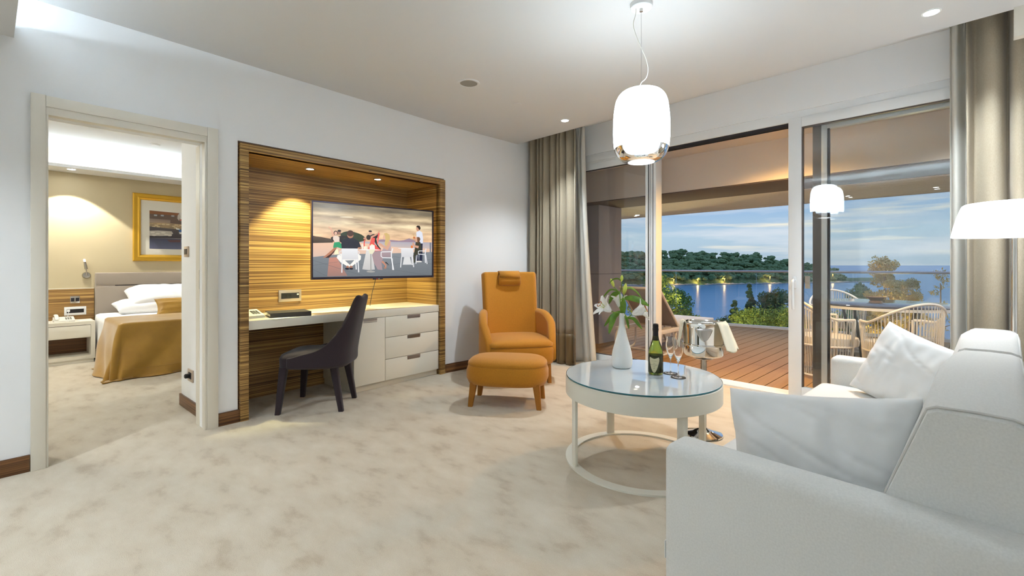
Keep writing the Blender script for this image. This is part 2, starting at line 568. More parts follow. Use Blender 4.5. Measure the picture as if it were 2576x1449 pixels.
# ================================================================== the setting
H = 2.70
fl = pyd('floor', [(-9.2, -3.2, 0), (2.3, -3.2, 0), (2.3, 4.60, 0), (-9.2, 4.60, 0), (-9.2, -3.2, -.06), (2.3, -3.2, -.06), (2.3, 4.60, -.06), (-9.2, 4.60, -.06)],
         [(0, 1, 2, 3), (7, 6, 5, 4), (0, 4, 5, 1), (1, 5, 6, 2), (2, 6, 7, 3), (3, 7, 4, 0)], 'carpet', smooth=False)
struct(fl, 'beige mottled carpet running through both rooms')
struct(boxes('ceiling', [((-4.25, -3.2, H), (2.3, 4.03, 2.98)), ((-4.25, 4.03, 2.9), (2.3, 4.75, 2.98))], 'ceiling_paint'))
DS0, DS1, DZ = 0.064, 0.848, 2.055          # door opening
NS0, NS1, NZ = 1.06, 3.08, 2.11             # alcove opening
wl = boxes('wall_left', [((-.15, -3.2, 0), (0, DS0, H)), ((-.15, DS0, DZ), (0, DS1, H)), ((-.15, DS1, 0), (0, NS0, H)),
                         ((-.15, NS0, NZ), (0, NS1, H)), ((-.15, NS1, 0), (0, 3.105, H))], 'wall_paint')
struct(inA(wl))
c0 = Aw(0, 3.1)
struct(boxes('wall_corner', [((c0.x-.2, c0.y-.02, 0), (c0.x, 4.75, 2.9))], 'wall_paint'))
struct(boxes('wall_window', [((-4.25, 4.6, 2.54), (2.3, 4.75, 2.9)), ((-4.25, 4.6, 0), (-3.72, 4.75, 2.54)), ((.95, 4.6, 0), (2.3, 4.75, 2.54))], 'wall_paint'))
struct(box('wall_right', (1.25, -1.6, 0), (1.4, 4.6, 2.9), 'wall_paint'))
struct(boxes('wall_back', [((-1.5, -1.75, 0), (1.25, -1.6, H))], 'wall_paint'))
struct(boxes('wall_hall', [((-3.5, -3.2, 0), (-1.5, -3.05, H)), ((-1.65, -3.05, 0), (-1.5, -1.75, H))], 'wall_paint'))
struct(box('trim_1', (.14, 4.0, 2.525), (1.25, 4.06, 2.70), 'door_white'), 'white boxed pelmet in front of the right curtain')
# lowered ceiling over the entrance, with an open light cove along its edge
sf = boxes('ceiling_soffit', [((0.0, -2.6, 2.45), (4.9, -.069, 2.49)), ((0.0, -.085, 2.49), (4.9, -.069, 2.52)), ((0.0, -.80, 2.49), (4.9, -.76, H))], 'ceiling_paint')
struct(inA(sf))
led = AT('cove_light', 'long cool led strip lying in the cove above the lowered ceiling', 'light')
box('led_strip', (.05, -.30, 2.492), (4.85, -.26, 2.502), 'led_cool', led)
gr = AT('air_grille', 'white slotted air grille in the wall of the ceiling cove', 'vent', 0, 0, 0)
box('grille_frame', (1.45, -.76, 2.53), (2.45, -.752, 2.66), 'alu_white', gr)
for i in range(7):
    box('grille_slat', (1.48, -.752, 2.543+i*.016), (2.42, -.744, 2.549+i*.016), 'phone_grey', gr)

# baseboards of striped veneer
def bb(name, t0, s0, t1, s1):
    return struct(inA(box(name, (t0, s0, 0), (t1, s1, .095), 'zebra_dark', bev=.002)))
bb('baseboard_left', 0, -3.2, .014, -.008)
bb('baseboard_middle', 0, .93, .014, NS0+.012)
bb('baseboard_end', 0, NS1-.005, .014, 3.11)
struct(box('baseboard_corner', (c0.x, c0.y, 0), (c0.x+.014, 4.58, .095), 'zebra_dark', bev=.002))
struct(box('baseboard_right', (1.236, -1.6, 0), (1.25, 4.58, .095), 'zebra_dark', bev=.002))
struct(box('baseboard_back', (-1.5, -1.6, 0), (1.236, -1.586, .095), 'zebra_dark', bev=.002))

# bedroom doorway: casing, jamb with pocket slot
d1 = thing('door_1', 'cream pocket door casing around the bedroom opening', 'door', P0, TH)
d1['kind'] = 'structure'
del d1['category']
box('casing', (0, -.006, 0), (.022, .055, 2.160), 'door_white', d1, .002)
box('casing', (0, .860, 0), (.022, .928, 2.160), 'door_white', d1, .002)
box('casing', (0, .0555, 2.095), (.020, .8595, 2.158), 'door_white', d1, .002)
boxes('jamb', [((-.06, .055, 0), (.012, .066, 2.05)), ((-.20, .055, 0), (-.10, .066, 2.05))], 'door_white', d1, .001)
boxes('jamb', [((-.05, .846, 0), (.012, .860, 2.05)), ((-.20, .846, 0), (-.115, .905, 2.05))], 'door_white', d1, .001)
boxes('lintel', [((-.05, .055, 2.05), (.012, .860, 2.095)), ((-.20, .055, 2.065), (-.10, .905, 2.095))], 'door_white', d1, .001)
box('track', (-.10, .06, 2.085), (-.05, .86, 2.097), 'bronze', d1)
box('door_leaf', (-.092, .858, .01), (-.060, .92, 2.08), 'door_white', d1, .002)
box('keyhole_plate', (-.118, .8445, 1.0), (-.1155, .846, 1.14), 'steel', d1)

# bedroom shell
BW = -4.10
struct(inA(boxes('wall_bedroom_head', [((BW-.12, -2.5, 0), (BW, 4.2, 2.62))], 'bed_wall')))
struct(inA(boxes('wall_bedroom_passage', [((-.83, .905, 0), (-.15, 1.02, 2.62)), ((-.83, 1.02, 0), (-.72, 4.2, 2.62))], 'wall_paint')))
struct(inA(boxes('wall_bedroom_side', [((BW, -2.62, 0), (-.15, -2.5, 2.62)), ((BW, 4.2, 0), (-.72, 4.32, 2.62))], 'wall_paint')))
struct(inA(box('ceiling_bedroom', (BW-.12, -2.62, 2.62), (-.15, 4.32, 2.70), 'ceiling_paint')))
struct(inA(boxes('ceiling_bedroom_soffit', [((BW, -2.5, 2.33), (-3.70, 4.2, 2.352)), ((-3.712, -2.5, 2.352), (-3.70, 4.2, 2.366))], 'ceiling_paint')))
struct(inA(box('baseboard_passage', (-.844, .891, 0), (-.2, .905, .095), 'zebra_dark', bev=.002)))
bl = AT('cove_light', 'bright led strip on the soffit above the bedroom headboard wall', 'light')
box('led_strip', (-3.90, -2.4, 2.354), (-3.84, 4.1, 2.362), 'led_cool', bl)

# window wall: fixed pane, mullion, open gap, two sliding leaves
w1 = thing('window_1', 'tall fixed glass pane beside the left curtain', 'window', (0, 0, 0)); w1['kind'] = 'structure'; del w1['category']
YA, YB = 4.63, 4.70
boxes('frame_head', [((-3.72, 4.615, 2.455), (.95, 4.74, 2.54)), ((-3.72, 4.625, 2.44), (-2.48, 4.73, 2.455))], 'alu_white', w1, .002)
boxes('window_frame', [((-3.72, YA, 2.36), (-2.605, YB, 2.44)), ((-3.72, YA, .0), (-2.605, YB, .085)), ((-3.72, YA, .085), (-3.66, YB, 2.36))], 'alu_white', w1, .002)
boxes('gasket_line', [((-3.66, YA+.02, 2.352), (-2.605, YA+.03, 2.360)), ((-3.66, YA+.02, .085), (-2.605, YA+.03, .092))], 'gasket', w1)
box('glass', (-3.66, 4.655, .085), (-2.605, 4.667, 2.36), 'pane', w1)
boxes('mullion', [((-2.605, 4.60, .0), (-2.580, 4.70, 2.455)), ((-2.567, 4.615, .0), (-2.527, 4.70, 2.455)), ((-2.515, 4.61, .0), (-2.482, 4.74, 2.455))], 'alu_white', w1, .002)
boxes('gasket_line', [((-2.58, 4.625, .0), (-2.567, 4.70, 2.455)), ((-2.527, 4.625, .0), (-2.515, 4.70, 2.455)), ((-2.549, 4.6135, .0), (-2.545, 4.6155, 2.455))], 'gasket', w1)
th = thing('trim_2', 'white threshold and head tracks of the sliding doors', 'trim', (0, 0, 0)); th['kind'] = 'structure'; del th['category']
boxes('threshold', [((-3.72, 4.585, 0.0), (.95, 4.66, .012)), ((-2.48, 4.675, -.02), (.95, 4.80, .008))], 'alu_white', th)
box('drain_slot', (-2.48, 4.66, -.02), (.95, 4.675, .006), 'gasket', th)
boxes('head_track', [((-2.48, 4.640, 2.425), (.95, 4.648, 2.456)), ((-2.48, 4.672, 2.425), (.95, 4.680, 2.456)), ((-2.48, 4.705, 2.425), (.95, 4.713, 2.456))], 'gasket', th)
d2 = thing('door_2', 'white framed sliding glass door pushed open, with long pull handle', 'door', (0, 0, 0)); d2['kind'] = 'structure'; del d2['category']
boxes('leaf_frame', [((-1.195, 4.605, .012), (-1.093, 4.665, 2.48)), ((-1.093, 4.605, 2.395), (.95, 4.665, 2.48)), ((-1.093, 4.605, .012), (.95, 4.665, .10))], 'alu_white', d2, .003)
boxes('gasket_line', [((-1.094, 4.615, .10), (-1.083, 4.650, 2.395)), ((-1.083, 4.615, 2.384), (.95, 4.650, 2.395))], 'bronze', d2)
box('glass', (-1.093, 4.628, .10), (.95, 4.640, 2.395), 'pane', d2)
hb = boxes('handle', [((-1.158, 4.585, .965), (-1.128, 4.605, 1.075))], 'alu_white', d2, .008, 3)
tube('handle_grip', crom([(-1.143, 4.585, 1.045), (-1.146, 4.555, 1.035), (-1.146, 4.548, 1.0), (-1.146, 4.548, .82), (-1.146, 4.555, .79)], 5), .012, 'alu_white', hb, 10)
d3 = thing('door_3', 'rear sliding glass leaf with pale and dark stile behind the front leaf', 'door', (0, 0, 0)); d3['kind'] = 'structure'; del d3['category']
boxes('leaf_frame', [((-.97, 4.72, .01), (-.927, 4.78, 2.45)), ((-.927, 4.72, 2.37), (.95, 4.78, 2.45)), ((-.927, 4.72, .01), (.95, 4.78, .09))], 'alu_white', d3, .003)
box('interlock_stile', (-1.037, 4.735, .01), (-.97, 4.775, 2.45), 'bronze', d3)
box('gasket_line', (-.927, 4.735, .09), (-.913, 4.77, 2.37), 'gasket', d3)
box('glass', (-.927, 4.745, .09), (.95, 4.757, 2.37), 'pane', d3)
box('pull_plate', (-1.098, 4.742, .965), (-1.06, 4.752, 1.075), 'alu_white', d3)

# ================================================================== desk alcove (wood lining) and built-in desk
al = AT('alcove_lining', 'striped brown wood lining of the wall alcove with the desk', 'alcove')
DB = -.57
box('back_panel', (DB-.02, 1.13, 0), (DB, 3.01, 2.04), 'zebra', al)
box('side_panel', (DB, 1.11, 0), (-.001, 1.13, 2.04), 'zebra', al)
box('side_panel', (DB, 3.01, 0), (-.001, 3.03, 2.04), 'zebra', al)
box('top_panel', (DB, 1.11, 2.04), (-.001, 3.03, 2.06), 'zebra_x', al)
box('frame_board', (-.05, NS0+.012, 0), (.022, 1.130, 2.095), 'zebra', al, .0015)
box('frame_board', (-.05, 3.010, 0), (.022, NS1-.002, 2.095), 'zebra', al, .0015)
box('frame_board', (-.05, 1.1305, 2.04), (.022, 3.0095, 2.095), 'zebra', al, .0015)
boxes('shadow_gap', [((-.05, NS0, 0), (-.012, NS0+.012, NZ)), ((-.05, NS0+.012, 2.095), (-.012, NS1, NZ))], 'zebra_dark', al)
for i, (t, s) in enumerate(((-.26, 1.731), (-.23, 2.404))):
    n = AT('downlight', ['small round spotlight in the alcove top, left of the television', 'small round spotlight in the alcove top, above the television'][i], 'light', t, s, 2.04)
    lathe('bezel', [(.030, 0), (.044, 0), (.044, -.004), (.032, -.004), (.030, 0)], 'alu', n, 24)
    lathe('lens', [(0, -.002), (.030, -.002)], 'niche_spot', n, 24)
    light('spot_beam', 'SPOT', (0, 0, -.012), 60, (.95, .91, .50), n, spot_size=R(80), spot_blend=.4, shadow_soft_size=.03).rotation_euler = (0, R(16), 0)
dk = AT('desk', 'long white lacquered desk slab spanning the wooden alcove', 'desk')
box('worktop', (DB, 1.131, .678), (.0, 3.009, .748), 'lacquer', dk, .002)
cb = AT('cabinet', 'white base cabinet with one door and three drawers under the desk', 'cabinet')
boxes('body', [((DB, 2.01, .06), (-.022, 3.005, .677))], 'lacquer_body', cb)
box('plinth', (DB, 2.02, 0), (-.035, 3.005, .06), 'lacquer_body', cb)
def front(name, s0, s1, z0, z1, hs0, hs1):
    d = box(name, (-.021, s0, z0), (-.001, s1, z1), 'lacquer', cb, .0015)
    boxes('handle', [((-.012, hs0, z1-.036), (.001, hs1, z1-.031)), ((-.012, hs0, z1-.022), (.002, hs1, z1-.001)), ((-.016, hs0, z1-.034), (-.001, hs1, z1-.001))], 'alu', d)
front('door', 2.012, 2.338, .062, .674, 2.105, 2.25)
for z0, z1 in ((.062, .262), (.266, .472), (.476, .674)):
    front('drawer', 2.343, 3.004, z0, z1, 2.598, 2.757)

# television on a swivel arm
tl, tr = Aw(-.19, 1.71), Aw(0.0, 2.93)
tvv = (tr-tl); tw = tvv.length; tang = math.atan2(tvv.y, tvv.x)
tv = thing('television', 'large flat television showing people at a sunset terrace, angled in the alcove', 'television', (tl+tr)/2+Vector((0, 0, 1.045)), tang)
# local: x along screen (left to right), -y toward viewer, z up
th_ = .705
boxes('bezel', [((-tw/2, -.006, 0), (tw/2, .03, .022)), ((-tw/2, -.006, th_-.012), (tw/2, .03, th_)), ((-tw/2, -.006, .022), (-tw/2+.012, .03, th_-.012)), ((tw/2-.012, -.006, .022), (tw/2, .03, th_-.012)), ((-tw/2+.004, .012, .01), (tw/2-.004, .034, th_-.004))], 'tv_frame', tv)
boxes('logo_bar', [((-.05, -.008, -.008), (.05, .006, .004))], 'tv_frame', tv, .003)
boxes('wall_bracket', [((-.12, .034, .2), (.12, .06, .5)), ((-.03, .06, .3), (.03, .30, .36)), ((-.25, .034, .25), (-.2, .05, .45)), ((.2, .034, .25), (.25, .05, .45))], 'black_plastic', tv)
tube('cable', crom([(.0, .05, .03), (.02, .12, -.05), (.05, .25, -.15), (.06, .33, -.29)], 5), .003, 'black_plastic', tv, 6)
# picture: polygons drawn in the plane of the screen
CR = {'TL': (100, 130), 'TR': (2008, 245), 'BR': (2003, 1270), 'BL': (100, 1340)}
def homog(src, dst):
    A_, b_ = [], []
    for (x, y), (u, v) in zip(src, dst):
        A_ += [[x, y, 1, 0, 0, 0, -u*x, -u*y], [0, 0, 0, x, y, 1, -v*x, -v*y]]; b_ += [u, v]
    h = np.linalg.solve(np.array(A_, float), np.array(b_, float))
    return lambda x, y: ((h[0]*x+h[1]*y+h[2])/(h[6]*x+h[7]*y+1), (h[3]*x+h[4]*y+h[5])/(h[6]*x+h[7]*y+1))
def ell(cx, cy, rx, ry, n=14, a0=0):
    return [(cx+rx*math.cos(2*math.pi*k/n+a0), cy+ry*math.sin(2*math.pi*k/n+a0)) for k in range(n)]
def strip(P, w):
    """thick polyline as a polygon"""
    P = [Vector((p[0], p[1])) for p in P]; L, Rr = [], []
    ww = w if isinstance(w, (list, tuple)) else [w]*len(P)
    for i, p in enumerate(P):
        t = (P[min(i+1, len(P)-1)]-P[max(i-1, 0)]).normalized(); n = Vector((-t.y, t.x))*ww[i]/2
        L.append(tuple(p+n)); Rr.append(tuple(p-n))
    return L+Rr[::-1]
PIC = []
def pc(col, pts, col2=None): PIC.append((col, pts, col2))
# sky bands: top colour and bottom colour are blended down each band
skyb = [(0, (150, 136, 110)), (.05, (128, 118, 100)), (.10, (178, 160, 128)), (.15, (222, 200, 160)), (.2, (196, 172, 140)), (.26, (240, 220, 180)), (.33, (232, 200, 160)), (.40, (244, 208, 166)), (.46, (246, 204, 160)), (.52, (238, 182, 146)), (.58, (226, 160, 138)), (.62, (214, 150, 136))]
def band_poly(v0, v1):
    pt = lambda x, v: (x, (130+115*(x-100)/1908)*(1-v)+(1340-70*(x-100)/1908)*v)
    return [pt(100, v0), pt(2008, v0), pt(2008, v1), pt(100, v1)]
for (v0, a), (v1, b) in zip(skyb, skyb[1:]): pc(a, band_poly(v0, v1), b)
SKYN = len(PIC)+2
for cx, cy, rx, ry, c in ((640, 362, 110, 10, (255, 240, 206)), (1080, 442, 330, 15, (196, 168, 142))):
    if rx: pc(c, ell(cx, cy, rx, ry, 18))
pc((150, 128, 144), [(1130, 745), (1160, 712), (1220, 705), (1330, 711), (1480, 722), (1560, 710), (1600, 694), (1640, 680), (1690, 700), (1740, 722), (1740, 745)])
pc((168, 166, 178), [(850, 748), (2008, 738), (2008, 842), (850, 842)], (196, 180, 172))
pc((232, 190, 160), [(100, 782), (400, 775), (860, 765), (1100, 800), (1480, 832), (2008, 842), (2008, 905), (1400, 935), (100, 1016)], (214, 184, 166))
pc((255, 236, 196), [(452, 892), (500, 880), (520, 985), (440, 985)])
pc((96, 74, 56), [(100, 672), (150, 684), (230, 690), (330, 708), (420, 722), (420, 778), (100, 792)], (60, 52, 40))
pc((44, 58, 34), [(540, 632), (590, 604), (640, 592), (700, 588), (760, 600), (830, 620), (880, 640), (930, 680), (940, 730), (830, 762), (560, 765)])
pc((126, 132, 138), [(100, 1016), (500, 964), (1400, 926), (2008, 892), (2008, 1271), (100, 1341)], (104, 110, 116))
pc((196, 134, 116), [(360, 1022), (480, 1012), (650, 1305), (330, 1325)], (150, 118, 110))
for P, w in (([(100, 1065), (480, 1180), (900, 1300)], 4), ([(110, 1215), (350, 1330)], 4), ([(1300, 960), (2003, 1090)], 3), ([(1250, 1130), (2003, 1010)], 3), ([(860, 1120), (1900, 1265)], 3), ([(100, 1150), (500, 1085)], 3)):
    pc((84, 90, 96), strip(P, w))
# dancing pair on the left
pc((222, 168, 138), strip([(350, 525), (385, 545), (410, 610), (430, 680)], [16, 22, 30, 36]))
pc((40, 30, 28), strip([(400, 690), (430, 740), (500, 750)], [40, 46, 30]))
pc((36, 28, 28), [(500, 680), (560, 660), (660, 670), (665, 700), (590, 700), (560, 780), (530, 760)])
pc((150, 108, 86), ell(520, 612, 28, 40)); pc((44, 30, 24), ell(522, 586, 30, 18))
pc((226, 206, 190), [(425, 680), (470, 660), (525, 690), (520, 770), (450, 772), (420, 720)])
pc((70, 40, 34), ell(466, 622, 34, 38)); pc((224, 176, 150), ell(466, 628, 22, 28))
pc((36, 150, 100), [(440, 775), (520, 762), (560, 800), (560, 870), (490, 850), (430, 890), (425, 840)])
pc((178, 120, 92), [(440, 860), (490, 850), (400, 960), (300, 1020), (256, 1026), (330, 960)])
pc((60, 26, 22), [(480, 860), (440, 930), (360, 1022), (300, 1024), (400, 950)])
# dancers in the middle
pc((24, 22, 26), [(1010, 650), (1060, 625), (1120, 630), (1150, 600), (1160, 640), (1110, 700), (1130, 790), (1190, 870), (1150, 870), (1090, 760)])
pc((206, 160, 138), ell(1016, 604, 24, 36)); pc((24, 20, 22), ell(1014, 580, 28, 14))
pc((206, 148, 122), strip([(1035, 670), (1090, 645), (1140, 610), (1162, 572)], [30, 26, 20, 22]))
pc((206, 148, 122), strip([(905, 700), (950, 690), (1000, 700)], [22, 26, 30]))
pc((214, 156, 130), ell(1030, 710, 34, 44)); pc((40, 26, 24), ell(986, 680, 36, 42))
pc((226, 84, 74), [(1040, 680), (1090, 690), (1080, 780), (1180, 880), (1180, 915), (1000, 915), (980, 860), (1010, 770)])
pc((232, 96, 90), strip([(1155, 605), (1140, 680), (1130, 780)], [22, 26, 14])); pc((222, 84, 80), strip([(925, 715), (915, 790), (930, 870)], [16, 20, 12]))
# seated man from behind
pc((240, 236, 228), [(490, 980), (560, 950), (820, 950), (866, 980), (860, 1040), (800, 1090), (720, 1150), (660, 1160), (540, 1090), (480, 1020)])
pc((126, 132, 138), [(610, 1060), (760, 1050), (690, 1130)])
pc((168, 112, 88), strip([(640, 1150), (665, 1180)], 40)); pc((168, 112, 88), strip([(715, 1145), (700, 1180)], 40))
pc((22, 24, 40), ell(645, 1192, 34, 16)); pc((22, 24, 40), ell(710, 1190, 30, 16))
pc((30, 30, 46), [(556, 740), (620, 710), (690, 690), (760, 705), (830, 745), (868, 840), (850, 870), (815, 850), (812, 872), (560, 872), (552, 800)])
pc((176, 124, 98), [(815, 845), (872, 835), (872, 882), (840, 884)])
pc((176, 120, 92), ell(696, 650, 50, 52)); pc((74, 46, 34), ell(696, 622, 54, 50))
pc((228, 228, 230), [(556, 868), (812, 864), (822, 1040), (562, 1046)], (206, 206, 208))
for P in ([(566, 1040), (560, 1258)], [(816, 1036), (828, 1246)], [(778, 1040), (790, 1200)]): pc((222, 222, 224), strip(P, 18))
pc((216, 216, 218), strip([(822, 905), (838, 930), (830, 960)], 14)); pc((216, 216, 218), strip([(556, 905), (524, 925), (540, 990)], 14))
# round table with candles and cooler
pc((236, 236, 236), ell(1000, 880, 178, 9))
pc((214, 212, 208), [(950, 890), (1045, 890), (1085, 1195), (985, 1206), (886, 1195)], (190, 188, 186))
pc((150, 148, 144), strip([(1022, 900), (1022, 1220)], 16)); pc((160, 158, 154), ell(1020, 1230, 68, 16))
pc((238, 226, 206), [(905, 830), (962, 826), (958, 878), (908, 878)]); pc((255, 236, 190), ell(935, 830, 14, 10)); pc((236, 222, 206), [(872, 790), (900, 790), (896, 870), (878, 870)])
pc((236, 228, 220), [(1000, 810), (1080, 800), (1090, 880), (1000, 880)]); pc((226, 220, 190), [(985, 880), (1086, 870), (1076, 945), (1000, 945)])
pc((255, 230, 180), ell(1040, 800, 20, 10))
# blonde woman in lilac dress
pc((196, 176, 178), [(1270, 730), (1330, 720), (1346, 800), (1340, 890), (1345, 990), (1190, 990), (1195, 900), (1230, 830)], (150, 130, 136))
pc((160, 136, 140), [(1040, 960), (1080, 900), (1200, 890), (1220, 1000), (1190, 1080), (1206, 1200), (1130, 1195), (1070, 1090)])
pc((208, 158, 132), [(1290, 740), (1338, 730), (1330, 800), (1290, 880), (1250, 860), (1150, 800), (1145, 760), (1180, 770), (1260, 830)])
pc((220, 172, 148), ell(1240, 672, 24, 40)); pc((206, 176, 112), [(1230, 612), (1275, 600), (1318, 630), (1330, 690), (1300, 760), (1270, 820), (1240, 790), (1255, 700), (1250, 650)])
pc((190, 130, 104), strip([(1200, 1060), (1230, 1090), (1262, 1130), (1250, 1170)], [34, 30, 24, 26])); pc((26, 22, 22), strip([(1255, 1075), (1285, 1095), (1305, 1120)], [20, 14, 5])); pc((170, 120, 96), ell(1250, 1165, 22, 14))
for P, w in (([(1190, 910), (1345, 902)], 14), ([(1186, 910), (1184, 980), (1210, 1002), (1350, 1002)], 14), ([(1372, 848), (1350, 920), (1350, 1002), (1384, 1196)], 18), ([(1362, 1010), (1370, 1194)], 14)): pc((226, 226, 228), strip(P, w))
# far table, chairs, pair on the right
pc((228, 228, 230), ell(1600, 845, 150, 8)); pc((212, 212, 212), [(1560, 960), (1640, 960), (1676, 1104), (1530, 1108)])
pc((222, 222, 224), [(1504, 850), (1700, 846), (1704, 980), (1508, 986)], (204, 204, 206))
for P in ([(1512, 980), (1496, 1154)], [(1692, 976), (1706, 1144)], [(1678, 980), (1684, 1112)]): pc((216, 216, 218), strip(P, 15))
pc((28, 34, 60), [(1740, 760), (1852, 740), (1846, 1040), (1796, 1046), (1806, 900), (1780, 960), (1790, 1046), (1740, 1046)])
pc((216, 220, 232), [(1750, 580), (1800, 550), (1846, 580), (1860, 680), (1856, 756), (1780, 760), (1755, 690)])
pc((196, 146, 120), ell(1776, 520, 28, 42)); pc((38, 30, 28), [(1745, 490), (1770, 470), (1806, 474), (1820, 510), (1808, 545), (1790, 530), (1780, 505)])
pc((196, 110, 60), ell(1716, 668, 18, 18)); pc((200, 150, 60), strip([(1716, 660), (1698, 612)], 5))
pc((54, 54, 40), [(1740, 740), (1810, 730), (1832, 800), (1830, 890), (1800, 930), (1730, 960), (1730, 1070), (1706, 1074), (1700, 960), (1720, 880)])
pc((206, 156, 128), [(1690, 760), (1700, 735), (1730, 790), (1790, 800), (1780, 840), (1720, 820), (1680, 775)]); pc((210, 160, 134), ell(1752, 690, 24, 32)); pc((110, 74, 50), [(1760, 655), (1800, 656), (1816, 690), (1800, 730), (1770, 760), (1765, 700)])
pc((224, 120, 50), ell(1678, 816, 18, 24))
for P, w in (([(1790, 880), (1900, 876)], 12), ([(1785, 880), (1780, 930), (1900, 940), (1922, 1088)], 14), ([(1905, 836), (1890, 930), (1895, 1072)], 16), ([(1760, 945), (1742, 1090)], 12)): pc((220, 220, 224), strip(P, w))
pc((226, 222, 214), [(1745, 1042), (1830, 1040), (1836, 1060), (1750, 1064)])
pc((120, 122, 130), strip([(1975, 740), (1975, 900)], 22))
HM = homog([CR['TL'], CR['TR'], CR['BR'], CR['BL']], [(0, 1), (1, 1), (1, 0), (0, 0)])
def picture(name, PIC, HMf, x0, x1, z0, z1, y, m, parent, step=.00005):
    v, f, cols = [], [], []
    for i, (c, pts, c2) in enumerate(PIC):
        n = len(v); uv = [HMf(*p) for p in pts]
        vs = [q[1] for q in uv]; lo, hi = min(vs), max(vs)
        for (u, w) in uv:
            u = min(max(u, 0), 1); w = min(max(w, 0), 1)
            v.append((x0+(x1-x0)*u, y-step*i, z0+(z1-z0)*w))
            k = (hi-w)/(hi-lo+1e-6) if c2 else 0
            cc = [c[j]*(1-k)+(c2[j] if c2 else c[j])*k for j in range(3)]
            cols.append(srgb(*cc))
        f.append(tuple(range(n, n+len(pts))))
    o = pyd(name, v, f, m, parent, False, fixn=False)
    at = o.data.color_attributes.new('print', 'FLOAT_COLOR', 'POINT')
    for i, c in enumerate(cols): at.data[i].color = c
    return o
scr = picture('screen', PIC[:SKYN], HM, -tw/2+.012, tw/2-.012, .022, th_-.012, .008, 'screen_print', tv)
picture('screen_picture', PIC[SKYN:], HM, -tw/2+.012, tw/2-.012, .022, th_-.012, .007, 'screen_print_plain', tv)
def text_mesh(name, txt, size, m, parent, xf):
    cu = bpy.data.curves.new(name, 'FONT'); cu.body = txt; cu.size = size; cu.align_x = 'CENTER'; cu.align_y = 'CENTER'
    cu.resolution_u = 3
    to = bpy.data.objects.new(name, cu); COL.objects.link(to)
    dg = bpy.context.evaluated_depsgraph_get(); dg.update()
    me = bpy.data.meshes.new_from_object(to.evaluated_get(dg))
    bpy.data.objects.remove(to); bpy.data.curves.remove(cu)
    for vv in me.vertices: vv.co = xf(vv.co)
    me.materials.clear()
    o = link(me, name, m, parent)
    return o
text_mesh('logo_text', 'LG', .014, 'paper', tv, lambda c: Vector((c.x+.008, -.0085, c.y-.002)))
lg = lathe('logo_dot', [(0, 0), (.006, 0), (.006, .001), (0, .001)], mat('logo_red', (170, 30, 60), .5), tv, 14)
lg.rotation_euler = (R(90), 0, 0); lg.location = (-.012, -.008, -.002)

# socket plate, telephone, binder, papers on the desk
sp = AT('socket_plate', 'champagne metal socket plate with two round sockets under the television', 'socket', DB, 1.685, .89)
boxes('plate', [((0, -.103, -.054), (.012, .103, .054))], 'socket_plate', sp, .002)
box('insert', (.012, -.082, -.026), (.0135, .082, .026), 'gasket', sp)
for y in (-.055, -.011):
    so = lathe('socket', [(0, .0), (.016, .0), (.019, .002), (.021, .002)], 'black_plastic', sp, 20)
    so.rotation_euler = (0, R(90), 0); so.location = (.0138, y, 0)
box('data_port', (.0135, .06, .004), (.0145, .078, .018), 'paper', sp)
def phone(root, w=.17, d=.2, h=.06):
    prof = [(-d/2, 0), (d/2, 0), (d/2, h*.35), (d*.42, h*.42), (-d*.35, h), (-d/2, h*.95)]
    rings = [[(x, q[0], q[1]) for q in prof] for x in (-w/2, -w/2+.006, w/2-.006, w/2)]
    rings[0] = [(p[0], p[1]*.97, p[2]*.97) for p in rings[0]]; rings[-1] = [(p[0], p[1]*.97, p[2]*.97) for p in rings[-1]]
    b = loft('body', rings, 'phone_white', root, ang=30)
    sl = -(h*.58)/(d*.77)
    for i in range(3):
        for j in range(4):
            x, y = -w*.06-i*.02-.014, d*.26-j*.022
            box('key', (x, y-.006, h*.42+(y-d*.42)*sl-.001), (x+.014, y+.006, h*.42+(y-d*.42)*sl+.006), 'phone_grey', b)
    hs = loft('handset', [[(w*.36+a*.022, y, z+b_*.011) for a, b_ in ((-1, -1), (1, -1), (1, 1), (-1, 1))] for y, z in ((-d*.46, h+.012), (-d*.40, h+.026), (-d*.2, h*.86+.03), (d*.15, h*.62+.026), (d*.36, h*.46+.02), (d*.44, h*.4+.008))], 'phone_white', root, ang=50, sub=1)
    return root
ph = AT('telephone', 'white desk telephone at the left end of the long desk', 'telephone', -.25, 1.225, .748, R(-90))
phone(ph)
bd = AT('binder', 'thick dark grey ring binder lying on the desk beside the telephone', 'binder', -.17, 1.50, .748, R(-12))
boxes('cover', [((-.11, -.155, 0), (.13, .155, .004)), ((-.11, -.155, .034), (.13, .155, .038)), ((.126, -.155, .004), (.13, .155, .034))], 'binder', bd)
boxes('pages', [((-.10, -.147, .005), (.09, .147, .022))], 'paper', bd)
pp = AT('paper_sheet', 'loose white printed sheet half under the binder on the desk', 'paper', -.06, 1.40, .748, R(20))
box('sheet', (-.07, -.1, 0), (.06, .1, .0006), 'paper', pp)
